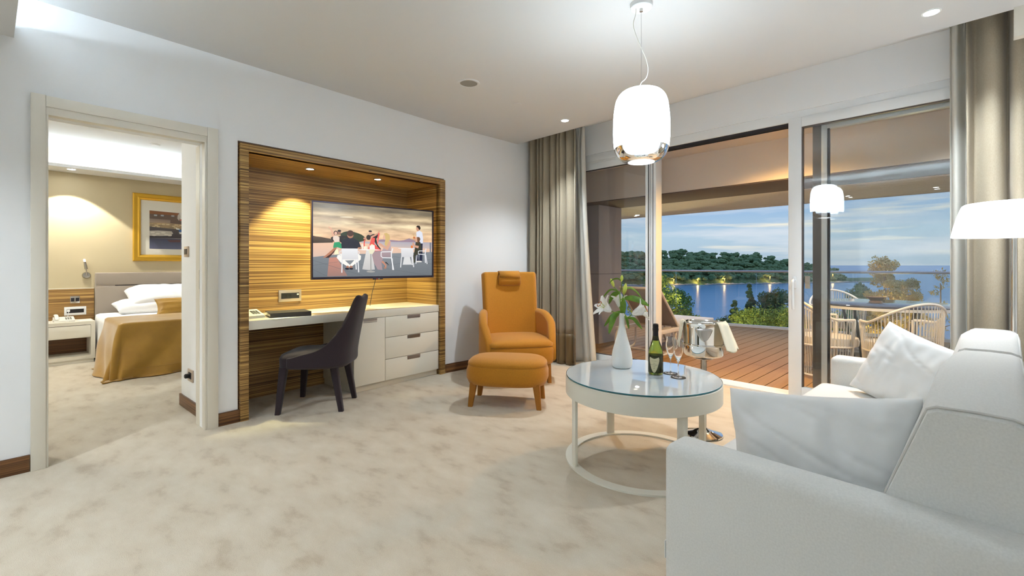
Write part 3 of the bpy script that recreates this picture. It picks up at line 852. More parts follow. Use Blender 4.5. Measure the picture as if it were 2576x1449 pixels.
# ================================================================== desk chair
def tapered_leg(name, top, bot, rt, rb, m, parent, seg=4):
    t, b = Vector(top), Vector(bot)
    def ring(c, r, n=3):
        return [(c.x+x, c.y+y, c.z) for x, y in rrect(2*r, 2*r, r*.35, 2)]
    return loft(name, [ring(b, rb), ring(b.lerp(t, .5), (rt+rb)/2), ring(t, rt)], m, parent, ang=30)
ch = AT('desk_chair', 'dark plum upholstered chair with curved back standing at the desk', 'chair', .056, 1.664, 0, R(134.2))
for x, y, xb, yb in ((-.215, .20, -.245, .235), (.215, .20, .245, .235), (-.165, -.17, -.185, -.235), (.165, -.17, .185, -.235)):
    tapered_leg('leg', (x, y, .37), (xb, yb, 0), .030, .019, 'plum', ch)
def seat_ring(z, g, w0=.50, w1=.44):
    P = []
    n = 40
    for k in range(n):
        a = 2*math.pi*k/n
        c, s = math.cos(a), math.sin(a)
        e = .42
        x = math.copysign(abs(c)**e, c); y = math.copysign(abs(s)**e, s)
        w = (w0 if y > 0 else w0+(w1-w0)*min(1, -y))/2
        P.append((x*(w+g), y*(.265+g), z))
    return P
loft('seat', [seat_ring(.345, -.03), seat_ring(.352, -.008), seat_ring(.37, 0), seat_ring(.43, 0), seat_ring(.455, -.012), seat_ring(.468, -.04), seat_ring(.474, -.12)], 'plum', ch, ang=60)
def back_pt(u, v):
    a = R(-118+236*u)              # around the rear; 0 = middle of the back
    ca, sa = math.cos(a), math.sin(a)
    k = abs(a)/R(118)
    top = .935-.022*math.exp(-(a/R(16))**2)
    if abs(a) > R(28): 
        q = (abs(a)-R(28))/R(90); top = .935-(.935-.44)*(1-(1-min(1, q))**2.0)**.9
    z = .36+(top-.36)*v
    hgt = (z-.36)
    rx = .255-.10*max(0, hgt)*1.05; ry = .265
    e = .62
    x = rx*math.copysign(abs(sa)**e, sa)
    y = -ry*math.copysign(abs(ca)**e, ca)
    y -= .23*max(0, z-.44)**1.15
    x *= 1.0+.02*v
    return (x, y, z)
grid('backrest', 41, 14, back_pt, 'plum', ch, .05, 1)

# ================================================================== wing armchair and ottoman
CFd = Vector((.595, -.804, 0)); CFa = Vector((.844, -.537, 0))
rz_c = math.atan2(-CFd.x, CFd.y)         # local +Y faces the viewer
rz_a = math.atan2(-CFa.x, CFa.y)
ac = thing('armchair', 'mustard high-backed armchair with head pillow in the window corner', 'armchair', (-3.375, 3.325, 0), rz_a)
for x, y, xb, yb in ((-.27, .25, -.285, .27), (.27, .25, .285, .27), (-.24, -.27, -.255, -.32), (.24, -.27, .255, -.32)):
    tapered_leg('leg', (x, y, .22), (xb, yb, 0), .030, .019, 'mustard_leg', ac)
def drum(w, d, z, g, e=.40, flat=.8):
    P = []
    for k in range(44):
        a = 2*math.pi*k/44; c, s = math.cos(a), math.sin(a)
        P.append((math.copysign(abs(c)**e, c)*(w/2+g), math.copysign(abs(s)**(e*1.25), s)*(d/2+g), z))
    return P
loft('seat_base', [drum(.70, .66, .185, -.03), drum(.70, .66, .195, 0), drum(.72, .68, .24, .01), drum(.72, .68, .34, .012), drum(.72, .68, .365, 0)], 'mustard', ac, ang=60)
loft('seat_cushion', [drum(.70, .66, .362, 0), drum(.71, .67, .372, .008), drum(.71, .67, .40, .006), drum(.69, .65, .425, -.02), drum(.62, .58, .44, -.05), drum(.4, .4, .446, -.08)], 'mustard', ac, ang=60)
def aback(u, v):
    # tall back panel, gently wrapped, leaning back
    z = .28+(1.095-.28)*v
    w = .58+.03*v
    x = (u-.5)*w
    y = -.255-.155*v-.02*v*v+.075*(2*abs(u-.5))**2.2
    if v > .97: pass
    return (x, y, z)
bk = grid('backrest', 17, 16, aback, 'mustard', ac, .085, 0)
bvm = bk.modifiers.new('round', 'BEVEL'); bvm.width = .028; bvm.segments = 4; bvm.limit_method = 'ANGLE'; bvm.angle_limit = R(50)
def arm(sx):
    rings = []
    for k in range(15):
        q = k/14
        y = -.40+.70*q
        xo = .305+.095*math.sin(min(1, q*1.25)*math.pi/2)-.055*max(0, q-.72)/.28
        top = .70-.02*q-.30*max(0, (q-.35)/.65)**2.2
        if q < .12: top = .60+.1*q/.12
        bot = .21
        tk = .085*(1-.25*max(0, q-.8)/.2)
        if k == 14: tk *= .55; bot += .02; top -= .03
        P = []
        for (a, b) in rrect(tk, top-bot, tk*.46, 5):
            P.append((sx*(xo-tk/2+a), y, (top+bot)/2+b))
        rings.append(P)
    return loft('armrest', rings, 'mustard', ac, ang=70)
arm(-1); arm(1)
hp = loft('head_pillow', [[(x, yy, zz) for (yy, zz) in P] for x, P in
      [(xx, [( -.352+.045*k_*math.cos(R(a)), 1.005+.062*k_*math.sin(R(a))) for a in range(0, 360, 30)]) for xx, k_ in ((-.125, .8), (-.118, .97), (-.08, 1), (.08, 1), (.118, .97), (.125, .8))]], 'mustard', ac, ang=50)
grid('pillow_strap', 2, 8, lambda u, v: ((-.115+.23*u), (-.305, -.33, -.35, -.362, -.40, -.45, -.475, -.478)[int(round(v*7))], (1.04, 1.08, 1.10, 1.104, 1.106, 1.102, 1.08, .95)[int(round(v*7))]), 'mustard', hp, .008)
ot = thing('ottoman', 'mustard oval footstool in front of the armchair', 'footstool', (-2.82, 2.68, 0), rz_c)
for x, y in ((-1, 1), (1, 1), (-1, -1), (1, -1)):
    tapered_leg('leg', (x*.262, y*.145, .20), (x*.287, y*.165, 0), .030, .019, 'mustard_leg', ot)
def ov(z, g, w=.66, d=.44):
    P = []
    for k in range(44):
        a = 2*math.pi*k/44; c, s = math.cos(a), math.sin(a)
        P.append((math.copysign(abs(c)**.6, c)*(w/2+g), math.copysign(abs(s)**.75, s)*(d/2+g), z))
    return P
loft('body', [ov(.175, -.03), ov(.185, 0), ov(.23, .018), ov(.29, .018), ov(.335, .004)], 'mustard', ot, ang=60)
loft('cushion', [ov(.333, .002), ov(.34, .008), ov(.358, .004), ov(.378, -.015), ov(.392, -.045), ov(.40, -.10)], 'mustard', ot, ang=60)

# ================================================================== coffee table
TC = Vector((-1.427, 2.468, 0))
ct = thing('coffee_table', 'round white coffee table with glass top and ring base', 'table', TC)
lathe('apron', [(.425, .40), (.45, .40), (.452, .402), (.452, .500), (.449, .503), (.0, .503)], 'table_white', ct, 96)
gt = lathe('glass_top', [(0, .504), (.446, .504), (.448, .506), (.448, .511), (.446, .513), (0, .513)], None, ct, 96, 30)
def table_glass():
    m = mat('painted_glass', (214, 224, 228), 0.02, spec=0.55, coat=1.0)
    m.node_tree.nodes['Principled BSDF'].inputs['Coat Roughness'].default_value = 0.0
    return m
gt.data.materials.append(table_glass())
lathe('glass_edge', [(.4482, .5045), (.4492, .5055), (.4492, .5115), (.4482, .5125)], mat('glass_edge', (40, 110, 122), .1, spec=.8), ct, 96)
lathe('base_ring', [(.398, 0), (.452, 0), (.452, .010), (.398, .010), (.398, 0)], 'table_white', ct, 96)
for a in ((-.22, -.37), (-.38, .23), (.22, .37), (.38, -.23)):
    v = Vector((a[0], a[1], 0)).normalized()
    l = box('leg', (-.008, -.026, .009), (.008, .026, .402), 'table_white', ct, .001)
    l.location = v*.425; l.rotation_euler = (0, 0, math.atan2(v.y, v.x))

GZ = .5132
# vase and lilies
VX = Vector((-1.615, 2.556, GZ))
vs = tag(lathe('vase', [(0, 0), (.052, 0), (.060, .006), (.066, .03), (.0665, .06), (.060, .105), (.048, .15), (.034, .20), (.024, .245), (.0185, .28), (.017, .325), (.0185, .352), (.0165, .352), (.015, .32), (.015, .2), (.0, .1)], 'vase', None, 48, 60), 'matt white bottle-shaped vase holding lilies on the coffee table', 'vase')
vs.location = VX
def campt(px, py, d):
    a = AYAW
    F = Vector((-math.sin(a), math.cos(a), 0)); Rt = Vector((math.cos(a), math.sin(a), 0))
    return Vector((0, 0, 1.175))+F*d+Rt*((px-1288)/FPX*d)+Vector((0, 0, (667-py)/FPX*d))
VD = 2.945                                # distance of the vase from the lens axis origin
def lp(x, y, dd=0.0):                     # point in the bouquet, measured on a 836 px crop of the photograph, dd = nearer/farther
    return campt(1490+x/5.573, 680+y/5.573, VD+dd)-Vector(vs.location)
lb = thing('lily_branch', 'branch of white lilies with three buds standing in the vase', 'flowers', VX)
tubes('stem', [(crom([lp(438, 720), lp(430, 660), lp(405, 560, -.01), (lp(392, 420, -.01)), lp(382, 310)], 6), .0035),
               (crom([lp(382, 315), lp(350, 280, .01), lp(300, 228, .02)], 5), .0028),
               (crom([lp(385, 310), lp(408, 250, -.01), lp(412, 155, -.02)], 5), .0028),
               (crom([lp(395, 420), lp(425, 390, .02), lp(440, 340, .02)], 5), .0028),
               (crom([lp(415, 610), lp(340, 600, -.03), lp(265, 575, -.06)], 5), .003),
               (crom([lp(432, 672), lp(500, 660, -.03), lp(565, 615, -.05)], 5), .003),
               (crom([lp(400, 560), lp(385, 530, .03), lp(380, 505, .04)], 5), .003)], 'leaf', lb, 8)
def bud(p, q, r):
    p, q = lp(*p), lp(*q); n = 10
    P = [p.lerp(q, k/n) for k in range(n+1)]
    rr = [r*max(.12, math.sin(math.pi*min(1, (k/n)*.92+.06))**.7) for k in range(n+1)]
    return tube('bud', P, rr, 'bud', lb, 10)
bud((302, 230, .02), (258, 115, .02), .011); bud((408, 158, -.02), (418, 66, -.02), .0105); bud((442, 338, .02), (472, 180, .02), .014)
def leaf(P, w, tw=0.3):
    P = crom([lp(*p) for p in P], 5); n = len(P)
    v, f = [], []
    view = Vector(vs.location)-Vector((0, 0, 1.175)); view.normalize()
    for i, p in enumerate(P):
        t = (P[min(i+1, n-1)]-P[max(i-1, 0)]).normalized()
        side = t.cross(view).normalized(); up = side.cross(t)
        side = (side*math.cos(tw)+up*math.sin(tw))
        ww = w*math.sin(math.pi*min(.97, .10+.88*i/(n-1)))**.8
        v += [p-side*ww, p+up*ww*.35, p+side*ww]
    for i in range(n-1):
        a = i*3; f += [(a, a+1, a+4, a+3), (a+1, a+2, a+5, a+4)]
    o = pyd('leaf', v, f, 'leaf', lb, True, 80, False)
    s = o.modifiers.new('t', 'SOLIDIFY'); s.thickness = .0012
    return o
leaf([(395, 580, 0), (310, 640, -.02), (270, 740, -.05), (235, 888, -.07)], .020)
leaf([(380, 585, 0), (300, 620, .02), (230, 700, .03), (168, 785, .03)], .014, .6)
leaf([(425, 640, 0), (430, 540, -.04), (436, 460, -.06), (435, 385, -.07)], .020, .2)
leaf([(440, 600, 0), (480, 680, -.02), (500, 760, -.02), (512, 820, -.02)], .013, .8)
leaf([(500, 665, -.02), (580, 680, -.05), (640, 750, -.06), (700, 828, -.07)], .013, .5)
leaf([(450, 390, .02), (560, 390, -.02), (680, 430, -.05), (795, 500, -.07)], .021, .25)
leaf([(420, 300, .02), (520, 245, .03), (620, 300, .04), (695, 400, .04)], .010, .7)
leaf([(385, 320, .02), (320, 330, .03), (270, 380, .04), (235, 470, .05)], .017, .5)
leaf([(380, 300, .03), (270, 268, .05), (190, 330, .06), (125, 425, .06)], .008, .9)
leaf([(405, 150, -.02), (360, 118, -.03), (290, 128, -.04), (235, 188, -.05)], .006, .9)
def lily(c, d, L, open_=.95, seed=0):
    """trumpet flower: six reflexed petals and stamens, base c, pointing along d"""
    c = lp(*c); d = Vector(d).normalized()
    fl_ = bpy.data.objects.new('flower', None)
    a = d.orthogonal().normalized(); b = d.cross(a)
    V, F = [], []
    for k in range(6):
        an = k*math.pi/3+seed; rad = a*math.cos(an)+b*math.sin(an); tan = d.cross(rad)
        w = L*(.20 if k % 2 else .27)
        n0 = len(V); n = 9
        for i in range(n):
            q = i/(n-1)
            rr = L*(.04+.16*q+.62*open_*q**2.6); al = L*(.95*q-.42*max(0, q-.45)**1.6)
            p = c+d*al+rad*rr
            ww = w*math.sin(math.pi*min(.98, .08+.86*q))**.75
            V += [p-tan*ww+rad*ww*.0+d*ww*.30, p-tan*ww*.45, p-d*ww*.12, p+tan*ww*.45, p+tan*ww+d*ww*.30]
        for i in range(n-1):
            for j in range(4):
                x = n0+i*5+j; F.append((x, x+1, x+6, x+5))
    o = pyd('flower', V, F, 'petal', lb, True, 80, False)
    s = o.modifiers.new('t', 'SOLIDIFY'); s.thickness = .0012
    st = []
    for k in range(6):
        an = k*math.pi/3+.5+seed; rad = a*math.cos(an)+b*math.sin(an)
        e0 = c+d*L*.9+rad*L*.17; tn = d.cross(rad)
        st.append(([e0-tn*.006, e0+tn*.006], .0024))
    tubes('stamen', st, 'stamen', o, 6)
    tubes('filament', [([c+d*L*.2, c+d*L*.6+(s_[0][0]-c-d*L*.9)*.5, (Vector(s_[0][0])+Vector(s_[0][1]))/2], .0010) for s_ in st], 'bud', o, 5)
    bpy.data.objects.remove(fl_)
    return o
vw = (Vector((0, 0, 1.175))-VX).normalized()          # toward the lens
rt = vw.cross(Vector((0, 0, 1))).normalized()*-1       # image right
lily((262, 575, -.06), -rt*.8+Vector((0, 0, .45))+vw*.45, .105, .9, .2)
lily((380, 520, .04), Vector((0, 0, .9))-rt*.12-vw*.3, .09, .8, .6)
lily((560, 618, -.05), rt*.95+Vector((0, 0, .42))-vw*.05, .105, .85, .1)

# champagne bottle, two flutes on coasters
bt = thing('champagne_bottle', 'dark green champagne bottle with shield label on the coffee table', 'bottle', (-1.372, 2.545, GZ))
lathe('glass_body', [(0, .010), (.022, .004), (.036, 0), (.042, .003), (.0445, .012), (.0445, .10), (.0435, .125), (.038, .155), (.029, .185), (.0195, .212), (.0155, .24), (.0148, .262), (.0148, .268), (0, .268)], 'bottle_glass', bt, 48, 50)
lathe('wine', [(0, .014), (.039, .014), (.0405, .02), (.0405, .10), (.0395, .118), (.0, .118)], mat('wine_dark', (38, 44, 10), .3), bt, 32)  # dark fill stops low, standing in for reflections on the lower half
lathe('foil', [(.0158, .196+.008), (.0192, .214), (.0165, .232), (.0156, .255), (.0166, .262), (.0178, .268), (.0178, .276), (.0165, .280), (.0172, .290), (.0165, .302), (.012, .306), (0, .307)], 'foil', bt, 32)
def wrap(u, z, r=.0449, a0=0.0):
    a = a0+u/r
    return Vector((r*math.cos(a), r*math.sin(a), z))
BA = math.atan2(-2.545, 1.372)-.20
shield = []
for k in range(25):
    y = 0.016+(.104-.016)*k/24
    q = (y-.016)/.088
    w = .031*min(1, (max(q, .0001)**.55)*1.12)
    if q > .86: w *= 1-(q-.86)*.9
    shield.append((w, y))
V, F = [], []
for i, (w, y) in enumerate(shield):
    for j in range(9): V.append(wrap((j/8*2-1)*w, y+(.006*abs(j/8*2-1)**2-.004*(1-abs(j/8*2-1))*(1 if i > 20 else 0) if i > 18 else 0), .04495, BA))
for i in range(24):
    for j in range(8): F.append((i*9+j, i*9+j+1, i*9+j+10, i*9+j+9))
lbp = pyd('label', V, F, 'label_paper', bt, True, 80, False)
for txt, sz, zz in (('MOET ET CHANDON', .0036, .086), ('Cuvee', .0050, .073), ('Dom P\u00e9rignon', .0078, .064), ('Vintage', .0050, .054)):
    text_mesh('label_text', txt, sz, 'ink', lbp, lambda c, zz=zz: wrap(c.x, zz+c.y, .0452, BA))
star = [wrap(.0035*(1 if k % 2 == 0 else .42)*math.sin(k*math.pi/5), .043+.0035*(1 if k % 2 == 0 else .42)*math.cos(k*math.pi/5), .0452, BA) for k in range(10)]
pyd('label_star', star, [tuple(range(10))], 'ink', lbp, False, fixn=False)
def flute(x, y, lab, lab2):
    c = thing('coaster', lab2, 'coaster', (x, y, GZ), 0, 'coasters under the two flutes')
    lathe('disc', [(0, 0), (.043, 0), (.043, .0025), (0, .0025)], 'coaster', c, 36)
    g = thing('champagne_flute', lab, 'glass', (x, y, GZ+.0026), 0, 'champagne flutes on the table')
    lathe('bowl', [(0, .088), (.004, .089), (.010, .10), (.020, .125), (.028, .152), (.0305, .170), (.029, .190), (.0245, .216), (.0235, .224), (.0231, .224), (.0241, .214), (.0284, .189), (.0299, .170), (.0274, .153), (.0194, .127), (.0094, .103), (.0, .096)], 'clear_glass', g, 36, 60)
    lathe('stem', [(0, .006), (.005, .007), (.0035, .02), (.0032, .06), (.0036, .080), (.0050, .088), (0, .0885)], 'clear_glass', g, 20, 60)
    lathe('foot', [(0, 0), (.031, 0), (.032, .0012), (.020, .003), (.006, .007), (0, .0072)], 'clear_glass', g, 36, 60)
flute(-1.314, 2.620, 'empty champagne flute behind the other flute, nearer the ice bucket', 'black round coaster beneath the farther flute')
flute(-1.236, 2.560, 'empty champagne flute in front, on the coaster nearer the sofa', 'black round coaster beneath the nearer flute')

# ice bucket on its stand, napkin over it
BK = Vector((-1.331, 3.135, 0))
stn = thing('bucket_stand', 'chrome pedestal stand with round base beside the coffee table', 'stand', BK)
lathe('base', [(0, 0), (.118, 0), (.124, .006), (.122, .014), (.07, .030), (.03, .045), (.02, .055), (0, .055)], 'chrome', stn, 56)
lathe('pole', [(.0, .05), (.020, .05), (.020, .53), (0, .53)], 'steel', stn, 24)
lathe('holder', [(.0, .53), (.06, .53), (.066, .536), (.0, .548)], 'steel', stn, 32)
lathe('ring', [(.132, .628), (.137, .625), (.1395, .632), (.137, .639), (.132, .636), (.132, .628)], 'chrome', stn, 56)
bu = thing('ice_bucket', 'polished steel champagne bucket on the pedestal stand', 'bucket', BK+Vector((0, 0, .549)))
lathe('bowl', [(0, 0), (.105, 0), (.122, .006), (.128, .016), (.131, .09), (.134, .20), (.138, .228), (.141, .232), (.139, .235), (.134, .231), (.129, .20), (.126, .09), (.122, .022), (.1, .012), (0, .012)], 'chrome', bu, 64, 50)
vb = (Vector((0, 0, 0))-Vector((BK.x, BK.y, 0))).normalized(); ab = math.atan2(vb.y, vb.x)
hd = grid('handle_plate', 15, 8, lambda u, v: (.1385*math.cos(ab+.02+(u-.5)*.75*(1 if v > .86 else (v/.86)**.55)), .1385*math.sin(ab+.02+(u-.5)*.75*(1 if v > .86 else (v/.86)**.55)), .115+.085*v), 'steel', bu, .004)
np_ = thing('napkin', 'folded cream napkin draped over the rim of the ice bucket', 'napkin', BK+Vector((0, 0, .549)))
def nap(a0, wid, lin, lout, flare, skew):
    def fn(u, v):
        q = v*(lin+lout)-lin
        a = a0+(u-.5)*wid
        if q < 0:
            r = .128-.01*min(1, -q/.05); z = .238+q*.9
        else:
            r = .140+flare*q**1.1+.006; z = .243-q*.96
        z += .006*math.sin(u*9+v*2)*(.3+v); r += .006*math.sin(u*12+v*3)
        if abs(q) < .012: r = .135; z = .246
        a += skew*max(0, q)*3
        return (r*math.cos(a), r*math.sin(a), z)
    return fn
grid('fold', 18, 26, nap(ab+1.12, 1.0, .05, .19, .42, .15), 'napkin', np_, .005)
grid('fold', 12, 26, nap(ab-1.35, .6, .05, .18, .12, -.1), 'napkin', np_, .005)

# ================================================================== sofa with two throw pillows
so = thing('sofa', 'off-white linen sofa facing the alcove wall', 'sofa', (-.695, 1.330, 0), R(-1.6))
def softbox(name, lo, hi, m, parent, b, seg=4): return box(name, lo, hi, m, parent, b, seg)
softbox('arm', (0, 0, .06), (.80, .135, .618), 'linen', so, .032)
softbox('arm', (0, 1.985, .06), (.80, 2.12, .618), 'linen', so, .032)
softbox('seat_base', (.03, .135, .08), (.80, 1.985, .30), 'linen', so, .02)
softbox('seat_cushion', (-.055, .14, .29), (.62, 1.98, .465), 'linen', so, .055, 5)
def backsec(y, g=0.0, bulge=0.0):
    P = [(.44, .36), (.475, .46), (.53, .62), (.578, .76), (.600, .825), (.606, .842), (.622, .850), (.69, .852), (.742, .850), (.763, .842), (.772, .82), (.79, .60), (.80, .30), (.80, .12), (.60, .12)]
    cx, cz = .66, .5
    return [(cx+(x-cx)*(1-g)-(bulge if x < .62 else 0)+(0), y, cz+(z-cz)*(1-g)+(bulge*.9 if z > .8 else 0)) for x, z in P]
for y0, y1 in ((.105, 1.17), (1.18, 2.035)):
    r = [backsec(y0, .03), backsec(y0+.012, .008), backsec(y0+.03, 0), backsec(y0+.2, 0, .008), backsec((y0+y1)/2, 0, .016), backsec(y1-.2, 0, .008), backsec(y1-.03, 0), backsec(y1-.012, .008), backsec(y1, .03)]
    b_ = loft('back_cushion', r, 'linen', so, ang=50)
    s_ = backsec(y0+.012, .004)
    tube('piping', [Vector(p)+Vector((0, -.002, .0)) for p in s_[:12]], .0032, 'piping', b_, 6)
    s_ = backsec(y1-.012, .004)
    tube('piping', [Vector(p)+Vector((0, .002, .0)) for p in s_[:12]], .0032, 'piping', b_, 6)
    tube('piping', [(.765, y0+.02, .834), (.767, (y0+y1)/2, .850), (.765, y1-.02, .834)], .0045, 'piping', b_, 6)
for x in (.05, .72):
    for y in (.06, 2.06): box('foot', (x, y-.025, 0), (x+.05, y+.025, .065), 'steel', so)
box('care_tag', (-.003, .02, .245), (-.001, .045, .30), 'paper', so)
p1 = thing('throw_pillow', 'rumpled white throw pillow leaning behind the near sofa arm', 'pillow', (-.335, 1.64, .575), R(4), 'white throw pillows on the sofa')
o = pillow('cover', .52, .42, .27, 'linen_pillow', p1, seed=1.3, wr=.024, n=40)
o.rotation_euler = (R(-12), R(-7), 0)
p2 = thing('throw_pillow', 'white throw pillow leaning at the far end of the sofa', 'pillow', (-.255, 3.10, .615), R(-26), 'white throw pillows on the sofa')
o = pillow('cover', .42, .42, .21, 'linen_pillow', p2, seed=5.1, wr=.018, n=40)
o.rotation_euler = (R(-17), R(19), 0)

# ================================================================== lamps
PL = Vector((-1.376, 2.383, 0))
pn = thing('pendant_lamp', 'glowing white glass pendant lamp hanging over the coffee table', 'lamp', PL)
lathe('canopy', [(0, 2.70), (.062, 2.70), (.062, 2.676), (.058, 2.672), (0, 2.672)], 'alu_white', pn, 40)
lathe('cable_grip', [(0, 2.672), (.009, 2.672), (.009, 2.655), (.0, 2.652)], 'steel', pn, 14)
tube('suspension_wire', [(0, 0, 2.66), (0, 0, 2.20)], .0012, 'alu', pn, 6)
rvec = Vector((math.cos(AYAW), math.sin(AYAW), 0))
cp = lambda dx, z: rvec*dx+Vector((0, 0, z))
tube('power_cord', crom([cp(-.03, 2.672), cp(-.032, 2.64), cp(-.046, 2.575), cp(-.02, 2.49), cp(0, 2.445), cp(.028, 2.38), cp(.04, 2.32), cp(.03, 2.27), cp(0, 2.24), cp(-.004, 2.215), cp(.02, 2.195)], 6), .0022, 'phone_white', pn, 6)
lathe('opal_shade', [(0, 2.198)]+[(p.x, p.y) for p in crom([(.050, 2.197, 0), (.095, 2.189, 0), (.122, 2.172, 0), (.140, 2.145, 0), (.150, 2.11, 0), (.1575, 2.05, 0), (.160, 1.99, 0), (.160, 1.93, 0), (.1575, 1.89, 0), (.154, 1.858, 0)], 5)]+[(.150, 1.856), (.0, 1.87)], 'lamp_white', pn, 64, 60)
glass_pane('lamp_glass', (0.90, 0.93, 1.0, 1))
lathe('glass_skirt', [(.1545, 1.857), (.148, 1.835), (.133, 1.808), (.110, 1.788), (.088, 1.778), (.073, 1.776), (.071, 1.779), (.088, 1.782), (.109, 1.792), (.131, 1.811), (.146, 1.837), (.1515, 1.857)], 'lamp_glass', pn, 64, 60)
lathe('rim', [(.0705, 1.775), (.0755, 1.775), (.0755, 1.780), (.0705, 1.780), (.0705, 1.775)], emis('rim_glow', (240, 244, 255), 1.6), pn, 48)
lathe('bulb_tip', [(0, 1.842), (.010, 1.846), (.014, 1.858), (.010, 1.868), (0, 1.870)], 'downlight', pn, 16)
lathe('inner_disc', [(.0, 1.806), (.055, 1.806), (.060, 1.800), (.060, 1.797), (.0, 1.803)], 'lamp_glass', pn, 40)

fp = Vector((.131, 3.73, 0))
fa = thing('floor_lamp', 'floor lamp with glowing white shade and chrome pole behind the sofa', 'lamp', fp)
lathe('base', [(0, 0), (.15, 0), (.155, .006), (.15, .016), (.02, .022), (0, .022)], 'chrome', fa, 48)
lathe('pole', [(0, .02), (.0135, .02), (.0135, 1.36), (0, 1.36)], 'chrome', fa, 20)
lathe('shade', [(.0, 1.366), (.246, 1.352), (.251, 1.335), (.2535, 1.335), (.249, 1.36), (.243, 1.39), (.228, 1.45), (.212, 1.50), (.207, 1.512), (.196, 1.520), (0, 1.534)], 'lamp_shade_floor', fa, 64, 60)

# ceiling fittings
def cei(name, label, cat, x, y, group=None): return thing(name, label, cat, (x, y, 2.70), 0, group)
cs = cei('ceiling_speaker', 'round grey loudspeaker grille set in the ceiling', 'speaker', -2.979, 2.38)
lathe('bezel', [(.072, 0), (.092, 0), (.090, -.006), (.074, -.007), (.072, -.002)], 'ceiling_paint', cs, 48)
lathe('grille', [(0, -.003), (.072, -.003)], 'speaker', cs, 48)
sd = cei('sprinkler_cover', 'small white round cover in the ceiling between speaker and spotlight', 'cover', -3.05, 3.021)
lathe('disc', [(0, -.006), (.036, -.006), (.040, -.002), (.040, 0)], 'ceiling_paint', sd, 32)
DL = [(-3.043, 3.723, 'round ceiling spotlight above the left curtain'), (-.204, 3.719, 'round ceiling spotlight near the right curtain')]
for x, y, lab in DL:
    n = cei('downlight', lab, 'light', x, y, 'recessed ceiling spotlights')
    lathe('bezel', [(.036, 0), (.048, 0), (.046, -.004), (.037, -.004), (.036, 0)], 'alu_white', n, 28)
    lathe('lens', [(0, -.002), (.036, -.002)], 'downlight', n, 28)
    light('spot_beam', 'SPOT', (0, 0, -.015), 62, NEUT, n, spot_size=R(110), spot_blend=.7, shadow_soft_size=.035)
for i, (t, s) in enumerate(((.75, -1.0), (2.0, -1.0), (3.2, -1.0))):
    n = AT('downlight', ['round spotlight in the lowered ceiling nearest the bedroom door', 'middle round spotlight in the lowered entrance ceiling', 'round spotlight in the lowered ceiling nearest the sofa'][i], 'light', t, s, 2.45, 0, 'recessed ceiling spotlights')
    lathe('bezel', [(.036, 0), (.048, 0), (.046, -.004), (.037, -.004), (.036, 0)], 'alu_white', n, 28)
    lathe('lens', [(0, -.002), (.036, -.002)], 'downlight', n, 28)
    light('spot_beam', 'SPOT', (0, 0, -.015), (60, 40, 26)[i], NEUT, n, spot_size=R(125), spot_blend=.7, shadow_soft_size=.035)

# ================================================================== curtains
def curtain(name, label, x0, x1, y, z0, z1, nf, amp, m, seed, hem=None, gather=1.0, flare=0.0, th=.004, flarez=1.0):
    c = thing(name, label, 'curtain', (0, 0, 0))
    ph_ = [random.uniform(-.5, .5) for _ in range(nf+2)]
    def P(u, z):
        q = (z-z0)/(z1-z0)
        top = max(0, (q-.93)/.07)
        w = u*nf
        k = int(w); fr = w-k
        s = noise.noise(Vector((u*3+seed, q*.8, 1)))*.35
        a = amp*(1-.45*top)*(.75+.5*(.5+.5*math.sin(k*2.1+seed)))
        f = math.sin(2*math.pi*(w+.16*math.sin(w*1.7+seed)+s*.5))
        f = math.copysign(abs(f)**.8, f)
        yy = y+a*f+top*.012*math.sin(2*math.pi*w*2.5)+noise.noise(Vector((u*9, q*2.4+seed, 5)))*.012
        xx = x0+(x1-x0)*u+.35*amp*math.cos(2*math.pi*w)*(.6+.4*(1-q))+flare*max(0, 1-q)**flarez*(u if flare > 0 else (1-u))
        return (xx, yy, z)
    nu = nf*16+1
    def part(nm, za, zb, nv, mm):
        return grid(nm, nu, nv, lambda u, v: P(u, za+(zb-za)*v), mm, c, th)
    if hem:
        part('hem_band', z0, hem, 9, 'drape_hem'); part('cloth', hem, z1, 40, m)
    else:
        part('cloth', z0, z1, 44, m)
    return c
curtain('drape', 'taupe pleated drape with bronze hem in the corner left of the window', -4.02, -3.25, 4.20, .008, 2.86, 9, .048, 'drape', 2.0, .365)
curtain('sheer_curtain', 'thin white sheer curtain beside the taupe drape at the left', -3.62, -3.33, 4.43, .010, 2.86, 4, .03, 'sheer', 6.0, flare=.17, th=.002, flarez=1.6)
curtain('drape', 'taupe pleated drape behind the floor lamp at the right of the window', -.075, 1.2, 4.21, .008, 2.86, 8, .060, 'drape', 4.4, .365)
curtain('sheer_curtain', 'white sheer curtain gathered beside the taupe drape at the right', -.155, .12, 4.43, .010, 2.86, 4, .030, 'sheer', 1.2, th=.002)

